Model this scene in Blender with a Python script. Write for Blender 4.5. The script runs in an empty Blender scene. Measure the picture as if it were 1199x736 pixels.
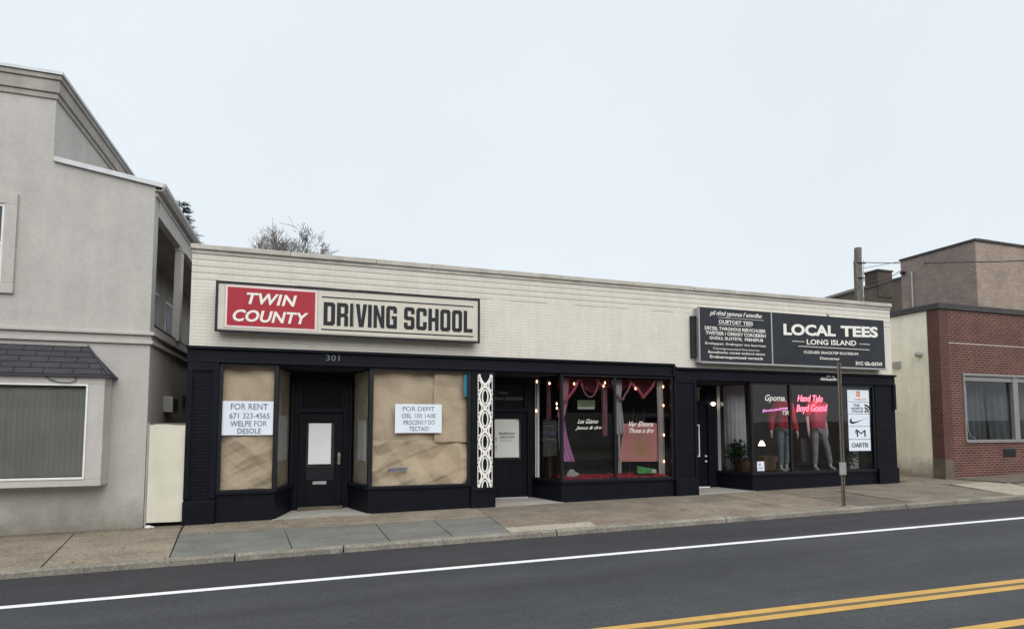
import bpy, bmesh, math, random
from mathutils import Vector, Matrix, noise
R = math.radians
random.seed(7)
S = bpy.context.scene
COL = S.collection

# ------------------------------------------------------------------ materials
MATS = {}
class NT:
    def __init__(s, name):
        s.m = bpy.data.materials.new(name); s.m.use_nodes = True
        s.t = s.m.node_tree; s.b = s.t.nodes['Principled BSDF']; s.out = s.t.nodes['Material Output']
        MATS[name] = s.m
    def n(s, typ, **kw):
        x = s.t.nodes.new(typ)
        for k, v in kw.items():
            if k.startswith('i_'):
                x.inputs[k[2:].replace('_', ' ')].default_value = v
            else: setattr(x, k, v)
        return x
    def l(s, a, b): s.t.links.new(a, b)
    def coord(s): return s.n('ShaderNodeTexCoord').outputs['Object']
    def mapped(s, scale):
        m = s.n('ShaderNodeMapping'); s.l(s.coord(), m.inputs['Vector']); m.inputs['Scale'].default_value = scale
        return m.outputs['Vector']
    def noise(s, scale, detail=4, rough=.6, vec=None):
        x = s.n('ShaderNodeTexNoise'); s.l(vec if vec else s.coord(), x.inputs['Vector'])
        x.inputs['Scale'].default_value = scale; x.inputs['Detail'].default_value = detail; x.inputs['Roughness'].default_value = rough
        return x.outputs['Fac']
    def ramp(s, fac, stops):
        x = s.n('ShaderNodeValToRGB'); s.l(fac, x.inputs['Fac'])
        e = x.color_ramp.elements
        while len(e) < len(stops): e.new(.5)
        for el, (p, c) in zip(e, stops):
            el.position = p; el.color = c if len(c) == 4 else (*c, 1)
        return x.outputs['Color']
    def mix(s, a, b, fac, mode='MIX'):
        x = s.n('ShaderNodeMix', data_type='RGBA', blend_type=mode)
        for sock, v in ((x.inputs['Factor'], fac), (x.inputs['A'], a), (x.inputs['B'], b)):
            if hasattr(v, 'links'): s.l(v, sock)
            elif isinstance(v, (int, float)): sock.default_value = v
            else: sock.default_value = (*v[:3], 1)
        return x.outputs['Result']
    def math(s, op, a, b=None):
        x = s.n('ShaderNodeMath', operation=op)
        for i, v in enumerate((a, b)):
            if v is None: continue
            if hasattr(v, 'links'): s.l(v, x.inputs[i])
            else: x.inputs[i].default_value = v
        return x.outputs[0]
    def wallvec(s):
        "(u, z) running along whichever way a vertical face runs"
        g = s.n('ShaderNodeNewGeometry'); sp = s.n('ShaderNodeSeparateXYZ'); s.l(g.outputs['True Normal'], sp.inputs[0])
        ax = s.math('ABSOLUTE', sp.outputs[0]); ay = s.math('ABSOLUTE', sp.outputs[1])
        sel = s.math('GREATER_THAN', ax, ay)
        c = s.n('ShaderNodeSeparateXYZ'); s.l(s.coord(), c.inputs[0])
        u = s.n('ShaderNodeMix', data_type='FLOAT'); s.l(sel, u.inputs['Factor']); s.l(c.outputs[0], u.inputs['A']); s.l(c.outputs[1], u.inputs['B'])
        k = s.n('ShaderNodeCombineXYZ'); s.l(u.outputs[0], k.inputs[0]); s.l(c.outputs[2], k.inputs[1])
        return k.outputs[0], c.outputs[2]
    def brick(s, vec, w, h, mortar, c1, c2, cm, bias=0.0, smooth=.1, offset=.5):
        x = s.n('ShaderNodeTexBrick'); s.l(vec, x.inputs['Vector'])
        x.offset = offset
        x.inputs['Scale'].default_value = 1; x.inputs['Brick Width'].default_value = w; x.inputs['Row Height'].default_value = h
        x.inputs['Mortar Size'].default_value = mortar; x.inputs['Mortar Smooth'].default_value = smooth; x.inputs['Bias'].default_value = bias
        for k, c in (('Color1', c1), ('Color2', c2), ('Mortar', cm)):
            if hasattr(c, 'links'): s.l(c, x.inputs[k])
            else: x.inputs[k].default_value = (*c, 1)
        return x
    def bump(s, h, strength=.3, dist=.01, prev=None):
        x = s.n('ShaderNodeBump'); s.l(h, x.inputs['Height']); x.inputs['Strength'].default_value = strength; x.inputs['Distance'].default_value = dist
        if prev: s.l(prev, x.inputs['Normal'])
        return x.outputs[0]
    def done(s, col, rough=.7, nrm=None, spec=.3, metal=0):
        if hasattr(col, 'links'): s.l(col, s.b.inputs['Base Color'])
        else: s.b.inputs['Base Color'].default_value = (*col, 1)
        if hasattr(rough, 'links'): s.l(rough, s.b.inputs['Roughness'])
        else: s.b.inputs['Roughness'].default_value = rough
        s.b.inputs['Specular IOR Level'].default_value = spec
        s.b.inputs['Metallic'].default_value = metal
        if nrm: s.l(nrm, s.b.inputs['Normal'])
        return s.m
def sc(c, k): return tuple(min(1, x * k) for x in c)

def plain(name, c, rough=.6, var=.12, scale=6, bump=.0, spec=.3, metal=0, bscale=40):
    t = NT(name)
    f = t.noise(scale, 5, .6)
    col = t.ramp(f, [(.3, sc(c, 1 - var)), (.7, sc(c, 1 + var))])
    nr = t.bump(t.noise(bscale, 3), bump, .004) if bump else None
    return t.done(col, rough, nr, spec, metal)

def stucco(name, c, streak=.16):
    t = NT(name)
    a = t.ramp(t.noise(1.3, 7, .72), [(.28, sc(c, .9)), (.72, sc(c, 1.08))])
    b = t.ramp(t.noise(1.0, 5, .7, t.mapped((2.2, 2.2, .5))), [(.35, (1 - streak,) * 3), (.62, (1.04,) * 3)])
    col = t.mix(a, b, 1, 'MULTIPLY')
    sp = t.ramp(t.noise(2.6, 6, .75), [(.62, (1, 1, 1)), (.74, (.86, .84, .8))])
    col = t.mix(col, sp, .8, 'MULTIPLY')
    gn = t.ramp(t.noise(22, 6, .85), [(.3, (.86,) * 3), (.7, (1.1,) * 3)]); col = t.mix(col, gn, .8, 'MULTIPLY')
    zz_ = t.n('ShaderNodeSeparateXYZ'); t.l(t.coord(), zz_.inputs[0])      # splashed dirt along the foot of the wall
    mr_ = t.n('ShaderNodeMapRange'); t.l(t.math('SUBTRACT', zz_.outputs[2], t.math('MULTIPLY', t.noise(2.2, 6, .75), .9)), mr_.inputs['Value']); mr_.inputs['From Min'].default_value = -.45; mr_.inputs['From Max'].default_value = .15; mr_.inputs['To Min'].default_value = .75; mr_.inputs['To Max'].default_value = 0
    col = t.mix(col, (.17, .15, .115), mr_.outputs[0])
    nr = t.bump(t.noise(90, 3), .35, .004, t.bump(t.noise(4, 3), .25, .02))
    return t.done(col, .9, nr, .15)
stucco('stucco', (.475, .46, .435), .06)
stucco('stucco_trim', (.49, .47, .445), .05)
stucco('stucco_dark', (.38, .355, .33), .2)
stucco('cream_render', (.85, .81, .68), .1)
stucco('tan_render', (.62, .5, .36), .1)

# white painted roman brick (long flat bricks) with faint stains and shadow lines painted in the upper courses
t = NT('white_brick'); v, z = t.wallvec()
c1 = t.ramp(t.noise(7, 5, .7), [(.3, (.65, .63, .57)), (.7, (.76, .74, .68))])
bk = t.brick(v, .42, .0635, .006, c1, (.70, .68, .62), (.55, .53, .475), 0, .4)
gr = t.ramp(t.noise(1.0, 6, .75, t.mapped((2.2, 2.2, 1.2))), [(.36, (.91, .9, .87)), (.6, (1, 1, 1))])
col = t.mix(bk.outputs['Color'], gr, .9, 'MULTIPLY')
st = t.ramp(t.noise(1.0, 5, .7, t.mapped((7, 7, .5))), [(.4, (.84, .8, .72)), (.58, (1, 1, 1))])
col = t.mix(col, st, .1, 'MULTIPLY')
# raked joints every second course in the upper rows, their shadow lines painted in dark
row = t.math('MODULO', t.math('ADD', z, 100.0), .127)
rk = t.math('LESS_THAN', row, .016)
up = t.math('GREATER_THAN', t.math('ADD', z, t.math('MULTIPLY', t.noise(.8, 2), .25)), 4.66)
brk = t.math('GREATER_THAN', t.noise(1.0, 4, .7, t.mapped((1.6, 1.6, 14))), .36)
msk = t.math('MULTIPLY', t.math('MULTIPLY', rk, up), brk)
col = t.mix(col, (.2, .185, .155), t.math('MULTIPLY', msk, .75))
hh = t.math('SUBTRACT', t.math('SUBTRACT', 1.0, bk.outputs['Fac']), msk)
t.done(col, .65, t.bump(hh, .4, .006, t.bump(t.noise(60, 3), .2, .004)), .3)

t = NT('coping_stone')
col = t.ramp(t.noise(2.2, 6, .75), [(.3, (.36, .34, .3)), (.7, (.58, .56, .51))])
t.done(col, .8, t.bump(t.noise(40, 4), .4, .006))

# dark navy paint on timber, and on brick
def navy(name, brick=False, k=1.0):
    t = NT(name)
    col = t.ramp(t.noise(3, 6, .7), [(.3, sc((.0028, .0038, .0072), k)), (.72, sc((.006, .0076, .0138), k))])
    scf = t.ramp(t.noise(1.0, 6, .8, t.mapped((3, 3, 11))), [(.66, (0, 0, 0)), (.78, (1, 1, 1))])
    col = t.mix(col, (.045, .047, .055), t.math('MULTIPLY', scf, .6))
    nr = t.bump(t.noise(25, 4), .12, .004)
    if brick:
        v, z = t.wallvec(); b = t.brick(v, .3, .0635, .012, (1, 1, 1), (.75, .75, .75), (.5, .5, .5), 0, .4)
        col = t.mix(col, b.outputs['Color'], 1, 'MULTIPLY')
        nr = t.bump(t.math('SUBTRACT', 1.0, b.outputs['Fac']), .9, .012, nr)
    rg = t.ramp(t.noise(8, 3), [(.3, (.45,) * 3), (.7, (.62,) * 3)])
    t.done(col, rg, nr, .16)
navy('navy_paint'); navy('navy_brick', True, 1.15); navy('navy_door', False, .75)
plain('black_frame', (.012, .013, .017), .4, .2)
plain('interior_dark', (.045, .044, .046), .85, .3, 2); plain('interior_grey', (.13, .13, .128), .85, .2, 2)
plain('interior_floor', (.10, .085, .07), .7, .25, 5)
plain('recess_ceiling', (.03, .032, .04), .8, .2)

# red brick
def redbrick(name, c1, c2, cm, w=.215, h=.073, mort=.01, big=.25):
    t = NT(name); v, z = t.wallvec()
    a = t.ramp(t.noise(11, 3, .7), [(.3, sc(c1, .8)), (.7, sc(c1, 1.25))])
    b = t.brick(v, w, h, mort, a, c2, cm, 0, .15)
    k = t.ramp(t.noise(1.1, 5, .7), [(.35, (1 - big,) * 3), (.65, (1.1, 1.08, 1.05))])
    col = t.mix(b.outputs['Color'], k, 1, 'MULTIPLY')
    t.done(col, .85, t.bump(t.math('SUBTRACT', 1.0, b.outputs['Fac']), .6, .008, t.bump(t.noise(70, 3), .3, .004)), .2)
redbrick('red_brick', (.148, .045, .037), (.095, .033, .030), (.235, .19, .165))
redbrick('red_brick_pier', (.12, .04, .035), (.085, .033, .031), (.15, .11, .095), .115)
redbrick('brown_brick', (.31, .25, .228), (.265, .218, .2), (.21, .175, .155), .3, .1, .012, .18)
redbrick('brown_brick_tan', (.37, .30, .255), (.315, .25, .215), (.25, .205, .17), .3, .1, .012, .18)
redbrick('dark_house_brick', (.085, .068, .058), (.065, .055, .05), (.11, .095, .085), .3, .1, .012, .3)
redbrick('far_brick', (.16, .1, .08), (.12, .08, .07), (.2, .17, .15), .3, .1, .012, .3)
t = NT('plinth'); col = t.ramp(t.noise(3, 6, .75), [(.3, (.085, .07, .055)), (.7, (.17, .145, .115))]); t.done(col, .9, t.bump(t.noise(30, 4), .4, .008))

# asphalt
def asphalt(name, c, tint):
    t = NT(name)
    a = t.ramp(t.noise(.35, 6, .6, t.mapped((.4, 1.6, 1))), [(.3, sc(c, .86)), (.7, sc(tint, 1.12))])
    sp = t.ramp(t.noise(30, 6, .88), [(.34, (.4,) * 3), (.5, (1,) * 3), (.7, (1.8,) * 3)])
    col = t.mix(a, sp, .9, 'MULTIPLY')
    tk = t.ramp(t.noise(1.0, 4, .6, t.mapped((.06, 1.3, 1))), [(.36, (.87,) * 3), (.62, (1.09,) * 3)])
    col = t.mix(col, tk, 1, 'MULTIPLY')
    bl = t.ramp(t.noise(1.7, 5, .7), [(.35, (.9,) * 3), (.7, (1.08,) * 3)])
    col = t.mix(col, bl, 1, 'MULTIPLY')
    rg = t.ramp(t.noise(.6, 4, .6, t.mapped((.5, 2, 1))), [(.3, (.62,) * 3), (.7, (.8,) * 3)])
    t.done(col, rg, t.bump(t.noise(160, 3), .5, .006), .35)
asphalt('asphalt', (.037, .040, .0445), (.043, .0455, .050))
asphalt('asphalt_gutter', (.030, .030, .0355), (.034, .034, .040))
def paint(name, c):
    t = NT(name)
    w = t.ramp(t.noise(45, 5, .8), [(.30, (.45,) * 3), (.46, (1,) * 3)])
    g = t.ramp(t.noise(3, 5, .7), [(.3, (.84,) * 3), (.7, (1.05,) * 3)])
    t.done(t.mix(t.mix(c, w, .7, 'MULTIPLY'), g, 1, 'MULTIPLY'), .6, t.bump(t.noise(160, 3), .3, .004))
paint('road_white', (.78, .79, .8)); paint('road_yellow', (.53, .325, .085)); paint('road_seal', (.13, .10, .055))

# pavement: exposed aggregate and plain concrete
def pave(name, c, grain, gs=27, stain=.25):
    t = NT(name)
    a = t.ramp(t.noise(1.3, 6, .7), [(.28, sc(c, 1 - stain)), (.7, sc(c, 1.15))])
    g = t.ramp(t.noise(gs, 6, .85), [(.34, (1 - grain,) * 3), (.5, (1,) * 3), (.7, (1 + grain * 1.25,) * 3)])
    col = t.mix(a, g, 1, 'MULTIPLY')
    st = t.ramp(t.noise(1.0, 5, .75, t.mapped((.7, 2.6, 1))), [(.35, (.78, .77, .75)), (.55, (1, 1, 1))])
    col = t.mix(col, st, .8, 'MULTIPLY')
    sp = t.ramp(t.noise(9, 5, .8), [(.6, (1, 1, 1)), (.72, (.6, .58, .56))])
    col = t.mix(col, sp, .75, 'MULTIPLY')
    t.done(col, .85, t.bump(t.noise(gs, 3), .5, .005), .25)
pave('pave_tan', (.250, .215, .166), .6, stain=.34); pave('pave_red', (.230, .188, .148), .6, stain=.34); pave('pave_brown', (.205, .178, .142), .56, stain=.34)
pave('pave_grey', (.165, .168, .155), .2, 30, .22); pave('pave_dark', (.15, .13, .108), .35); pave('pave_pale', (.36, .325, .265), .65, 26, .2)
pave('kerb_concrete', (.24, .225, .19), .45, 24, .4); pave('step_concrete', (.36, .345, .31), .2, 30, .2); pave('joint_dirt', (.035, .032, .028), .3)
pave('ground_far', (.10, .095, .085), .3)

plain('cream_metal', (.62, .59, .47), .6, .05, 3, .1)
t = NT('gate_paint')
col = t.ramp(t.noise(1.4, 4, .6), [(.3, (.60, .58, .475)), (.7, (.67, .65, .545))])
rs = t.ramp(t.noise(5, 6, .8, t.mapped((1.6, 1.6, .7))), [(.62, (0, 0, 0)), (.7, (1, 1, 1))])
col = t.mix(col, (.3, .3, .2), t.math('MULTIPLY', rs, .5)); t.done(col, .55, t.bump(t.noise(3, 3), .2, .02))
plain('sign_cream', (.60, .575, .50), .45, .06, 3); plain('sign_cream_dull', (.46, .44, .385), .5, .1, 3)
plain('sign_red', (.37, .022, .04), .45, .08, 4); plain('sign_letter_white', (.82, .80, .76), .5, .05)
plain('sign_letter_pink', (.78, .66, .66), .5, .05); plain('sign_black', (.013, .015, .021), .5, .15, 5)
plain('sign_slate', (.021, .024, .031), .5, .22, 3); plain('metal_grey', (.42, .42, .42), .45, .1, 8, metal=.5)
plain('metal_white', (.74, .75, .75), .45, .05); plain('alu', (.27, .27, .265), .45, .08, 8, metal=.3)
plain('galv', (.5, .52, .54), .45, .12, 4, metal=.3); plain('gutter_grey', (.36, .35, .335), .5, .12, 4)
plain('slate_edge', (.05, .052, .065), .7); plain('cap_black', (.055, .053, .055), .7, .25, 4)
plain('pole_steel', (.15, .125, .105), .75, .35, 9, .3); plain('wood_pole', (.16, .145, .13), .9, .3, 5, .5)
plain('wire', (.03, .03, .032), .6); plain('paper_white', (.80, .82, .86), .7, .03, 3); plain('paper_blue', (.74, .80, .90), .7, .03, 3)
plain('paper_dull', (.62, .62, .6), .7, .05, 4); plain('print_grey', (.16, .18, .22), .7); plain('print_black', (.02, .02, .022), .6)
plain('print_orange', (.75, .2, .03), .6); plain('tape_grey', (.22, .24, .32), .6); plain('tape_blue', (.05, .28, .45), .5)
t = NT('kraft')
col = t.ramp(t.noise(2.2, 5, .65), [(.3, (.54, .44, .325)), (.7, (.68, .575, .445))]); vo = t.n('ShaderNodeTexVoronoi', feature='DISTANCE_TO_EDGE'); nn = t.n('ShaderNodeTexNoise'); t.l(t.coord(), nn.inputs['Vector']); nn.inputs['Scale'].default_value = 2.6; nn.inputs['Detail'].default_value = 3
va_ = t.n('ShaderNodeVectorMath', operation='MULTIPLY_ADD'); t.l(nn.outputs['Color'], va_.inputs[0]); va_.inputs[1].default_value = (1.6, 1.6, 1.6); t.l(t.mapped((1.5, .2, 3.0)), va_.inputs[2]); t.l(va_.outputs[0], vo.inputs['Vector']); vo.inputs['Scale'].default_value = 1.0
cr_ = t.math('MINIMUM', vo.outputs['Distance'], .05)
t.done(col, .75, t.bump(cr_, .22, .16), .25)
plain('kraft_dull', (.46, .385, .295), .8, .2, 3, .2, bscale=9)
plain('pink_cloth', (.66, .30, .58), .8, .1); plain('mauve_cloth', (.48, .24, .30), .8, .15); plain('tulle_red', (.26, .035, .06), .85, .3, 12); plain('white_cloth', (.62, .6, .6), .85, .07)
plain('curtain_grey', (.66, .65, .69), .85, .08); plain('curtain_dim', (.16, .18, .2), .85, .2); plain('red_cloth', (.6, .05, .10), .8, .5, 30); plain('pink_garland', (.58, .13, .19), .8, .2)
t = NT('poster_pink')
dv = t.n('ShaderNodeVectorMath', operation='DISTANCE'); t.l(t.coord(), dv.inputs[0]); dv.inputs[1].default_value = (7.68, .38, 1.22)
dd_ = t.math('ADD', dv.outputs['Value'], t.math('MULTIPLY', t.noise(4, 3), .35))
t.done(t.ramp(dd_, [(.2, (.58, .36, .18)), (.55, (.78, .33, .34))]), .5)
plain('green_box', (.1, .5, .12), .5, .35, 18); plain('picture_green', (.2, .25, .15), .6, .5, 14); plain('chalk', (.012, .012, .014), .6)
plain('chalk_mark', (.45, .44, .5), .8); plain('violet_mark', (.26, .2, .5), .7)
plain('knit_red', (.62, .04, .07), .9, .12, 40, .3); plain('knit_pink', (.68, .12, .2), .9, .15, 30, .3); plain('denim', (.27, .33, .38), .9, .25, 12, .3)
plain('denim_grey', (.34, .36, .37), .9, .3, 10, .3); plain('mannequin_white', (.85, .83, .81), .4, .03); plain('shoe_white', (.8, .8, .8), .5, .04)
t = NT('plaid')
ck = t.n('ShaderNodeTexChecker'); t.l(t.coord(), ck.inputs['Vector']); ck.inputs['Scale'].default_value = 40
t.done(t.mix((.3, .31, .31), (.08, .085, .09), ck.outputs['Fac']), .9)
plain('terracotta', (.16, .07, .05), .8, .2); plain('cardboard', (.3, .2, .12), .8, .12); plain('wood_brown', (.17, .1, .055), .6, .3, 12)
def leaf(name, c):
    t = NT(name); o = t.n('ShaderNodeNewGeometry')
    t.done(t.ramp(o.outputs['Random Per Island'], [(0, sc(c, .55)), (1, sc(c, 1.5))]), .6, None, .3)
leaf('leaf', (.045, .11, .04)); leaf('needle', (.03, .042, .035))
plain('bark', (.25, .225, .22), .95, .25, 5); plain('bark_dark', (.06, .05, .045), .95, .25, 5)
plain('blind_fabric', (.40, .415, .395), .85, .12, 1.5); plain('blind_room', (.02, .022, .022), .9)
plain('brass_chrome', (.6, .58, .52), .3, .05, metal=.9); plain('room_blue', (.05, .06, .085), .9, .2)
t = NT('slate_shingle'); v, z = t.wallvec()
b = t.brick(v, .42, .105, .008, t.ramp(t.noise(2.5, 4, .7), [(.3, (.032, .032, .039)), (.7, (.06, .06, .068))]), (.040, .040, .047), (.008, .008, .01), 0, .1)
t.done(b.outputs['Color'], .75, t.bump(t.math('SUBTRACT', 1.0, b.outputs['Fac']), .8, .012, t.bump(t.noise(60, 3), .4, .004)))
def emit(name, c, k):
    t = NT(name); t.b.inputs['Base Color'].default_value = (*c, 1); t.b.inputs['Emission Color'].default_value = (*c, 1); t.b.inputs['Emission Strength'].default_value = k
emit('bulb_glow', (1, .62, .32), 3.5); emit('lamp_glow', (1, .88, .66), 3.5); emit('neon_pink', (1, .13, .2), 2.6); emit('neon_violet', (.8, .3, .75), .55)
def glass(name, tint=(1, 1, 1), ior=1.5, rough=0.0):
    t = NT(name)
    f = t.n('ShaderNodeFresnel'); f.inputs['IOR'].default_value = ior
    w = t.bump(t.noise(.9, 2, .5), .05, .02); t.l(w, f.inputs['Normal'])
    tr = t.n('ShaderNodeBsdfTransparent'); tr.inputs['Color'].default_value = (*tint, 1)
    gl = t.n('ShaderNodeBsdfGlossy'); gl.inputs['Roughness'].default_value = rough; t.l(w, gl.inputs['Normal'])
    m = t.n('ShaderNodeMixShader'); t.l(f.outputs[0], m.inputs[0]); t.l(tr.outputs[0], m.inputs[1]); t.l(gl.outputs[0], m.inputs[2])
    t.l(m.outputs[0], t.out.inputs['Surface'])
glass('shop_glass', (.95, .96, .96), 1.62); glass('bay_glass', (.96, .97, .96), 1.6); glass('dark_glass', (.5, .54, .57), 1.7)
glass('paper_glass', (.98, .98, .97), 1.28)

# ------------------------------------------------------------------ objects
ORG = {}
def tag(o, label=None, cat=None, group=None, kind=None):
    if label: o['label'] = label
    if cat: o['category'] = cat
    if group: o['group'] = group
    if kind: o['kind'] = kind
    return o
def thing(name, loc, label, cat, group=None):
    o = bpy.data.objects.new(name, None); o.empty_display_size = .2; COL.objects.link(o); o.location = loc
    ORG[o] = Vector(loc); return tag(o, label, cat, group)
def root_of(o):
    while o.parent: o = o.parent
    return o
class MB:
    def __init__(s): s.v = []; s.f = []; s.mi = []; s.m = 0
    def add(s, vs, fs):
        b = len(s.v); s.v += [tuple(x) for x in vs]
        for f in fs: s.f.append([b + i for i in f]); s.mi.append(s.m)
        return s
    def box(s, x0, x1, y0, y1, z0, z1):
        return s.hexa([(x0, y0), (x1, y0), (x1, y1), (x0, y1)], (z0,) * 4, (z1,) * 4)
    def hexa(s, p, zb, zt):
        vs = [(a[0], a[1], z) for a, z in zip(p, zb)] + [(a[0], a[1], z) for a, z in zip(p, zt)]
        return s.add(vs, [(3, 2, 1, 0), (4, 5, 6, 7), (0, 1, 5, 4), (1, 2, 6, 5), (2, 3, 7, 6), (3, 0, 4, 7)])
    def wall(s, a, b, z0, z1, t0, t1, zb=None, zt=None):
        "box along plan segment a-b; t0..t1 is how far its faces lie to the left of a->b"
        a = Vector(a); b = Vector(b); d = (b - a).normalized(); n = Vector((-d.y, d.x))
        p = [a + n * t0, b + n * t0, b + n * t1, a + n * t1]
        zb = zb or (z0, z0); zt = zt or (z1, z1)
        return s.hexa(p, (zb[0], zb[1], zb[1], zb[0]), (zt[0], zt[1], zt[1], zt[0]))
    def quad(s, *p): return s.add(p, [tuple(range(len(p)))])
    def prism(s, prof, y0, y1):
        "profile of (x,z) extruded along y"
        n = len(prof); vs = [(x, y0, z) for x, z in prof] + [(x, y1, z) for x, z in prof]
        return s.add(vs, [tuple(range(n)), tuple(range(2 * n - 1, n - 1, -1))] + [(i, i + n, (i + 1) % n + n, (i + 1) % n) for i in range(n)])
    def prismx(s, prof, x0, x1):
        n = len(prof); vs = [(x0, y, z) for y, z in prof] + [(x1, y, z) for y, z in prof]
        return s.add(vs, [tuple(range(n)), tuple(range(2 * n - 1, n - 1, -1))] + [(i, i + n, (i + 1) % n + n, (i + 1) % n) for i in range(n)])
    def tube(s, pts, r, seg=8, cap=True):
        pts = [Vector(p) for p in pts]; n = len(pts); rs = r if isinstance(r, (list, tuple)) else [r] * n
        rings = []; prev = None
        for i, p in enumerate(pts):
            d = (pts[min(i + 1, n - 1)] - pts[max(i - 1, 0)]).normalized()
            if prev is None:
                u = d.orthogonal().normalized()
            else:
                u = prev - d * prev.dot(d); u = u.normalized() if u.length > 1e-6 else d.orthogonal().normalized()
            prev = u; w = d.cross(u)
            rings.append([p + (u * math.cos(k * 2 * math.pi / seg) + w * math.sin(k * 2 * math.pi / seg)) * rs[i] for k in range(seg)])
        vs = [v for r_ in rings for v in r_]; fs = []
        for i in range(n - 1):
            for k in range(seg):
                a = i * seg + k; b = i * seg + (k + 1) % seg
                fs.append((a, b, b + seg, a + seg))
        if cap: fs += [tuple(range(seg - 1, -1, -1)), tuple(range((n - 1) * seg, n * seg))]
        return s.add(vs, fs)
    def lathe(s, c, prof, seg=16):
        vs = []; fs = []; m = len(prof)
        for r, z in prof:
            for k in range(seg):
                a = 2 * math.pi * k / seg; vs.append((c[0] + r * math.cos(a), c[1] + r * math.sin(a), c[2] + z))
        for i in range(m - 1):
            for k in range(seg):
                a = i * seg + k; b = i * seg + (k + 1) % seg; fs.append((a, b, b + seg, a + seg))
        fs += [tuple(range(seg - 1, -1, -1)), tuple(range((m - 1) * seg, m * seg))]
        return s.add(vs, fs)
    def sheet(s, fn, nu, nv):
        vs = [fn(i / nu, j / nv) for j in range(nv + 1) for i in range(nu + 1)]
        return s.add(vs, [(j * (nu + 1) + i, j * (nu + 1) + i + 1, (j + 1) * (nu + 1) + i + 1, (j + 1) * (nu + 1) + i) for j in range(nv) for i in range(nu)])
    def build(s, name, mat, parent=None, bevel=0, smooth=False, fix=True, solid=0):
        o0 = ORG[root_of(parent)] if parent else Vector((0, 0, 0))
        me = bpy.data.meshes.new(name); me.from_pydata([Vector(v) - o0 for v in s.v], [], s.f)
        mats = mat if isinstance(mat, (list, tuple)) else [mat]
        for m in mats: me.materials.append(MATS[m])
        for p, k in zip(me.polygons, s.mi): p.material_index = min(k, len(mats) - 1); p.use_smooth = smooth
        if fix:
            bm = bmesh.new(); bm.from_mesh(me); bmesh.ops.recalc_face_normals(bm, faces=bm.faces); bm.to_mesh(me); bm.free()
        o = bpy.data.objects.new(name, me); COL.objects.link(o)
        if parent: o.parent = parent
        else: ORG[o] = Vector((0, 0, 0))
        if bevel:
            b = o.modifiers.new('Bevel', 'BEVEL'); b.width = bevel; b.segments = 2; b.limit_method = 'ANGLE'; b.angle_limit = R(40)
        if solid:
            b = o.modifiers.new('Solid', 'SOLIDIFY'); b.thickness = solid; b.offset = 0
        return o
def box(name, mat, parent, *a, bevel=0): return MB().box(*a).build(name, mat, parent, bevel)

DG = bpy.context.evaluated_depsgraph_get
def curve_to_geo(cu):
    ob = bpy.data.objects.new('tmp', cu); COL.objects.link(ob); bpy.context.view_layer.update()
    me = bpy.data.meshes.new_from_object(ob.evaluated_get(DG()))
    vs = [v.co.copy() for v in me.vertices]; fs = [tuple(p.vertices) for p in me.polygons]
    bpy.data.objects.remove(ob); bpy.data.meshes.remove(me); return vs, fs
def text_geo(body, bold=0, shear=0, space=1, tube=0):
    cu = bpy.data.curves.new('t', 'FONT'); cu.body = body; cu.size = 1; cu.offset = bold; cu.shear = shear; cu.space_character = space; cu.resolution_u = 3
    if tube: cu.fill_mode = 'NONE' if False else 'BOTH'; cu.bevel_depth = tube; cu.bevel_resolution = 1
    return curve_to_geo(cu)
def fit(mb, geo, x0, x1, z0, z1, y, tilt=0):
    vs, fs = geo
    if not vs: return mb
    a = min(v.x for v in vs); b = max(v.x for v in vs); c = min(v.y for v in vs); d = max(v.y for v in vs)
    kx = (x1 - x0) / (b - a); kz = (z1 - z0) / (d - c)
    mb.add([(x0 + (v.x - a) * kx, y - v.z * kz, z0 + (v.y - c) * kz + tilt * (v.x - a) * kx) for v in vs], fs); return mb
def text(mb, body, x0, x1, z0, z1, y, bold=0, shear=0, space=1, tilt=0):
    return fit(mb, text_geo(body, bold, shear, space), x0, x1, z0, z1, y, tilt)
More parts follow.
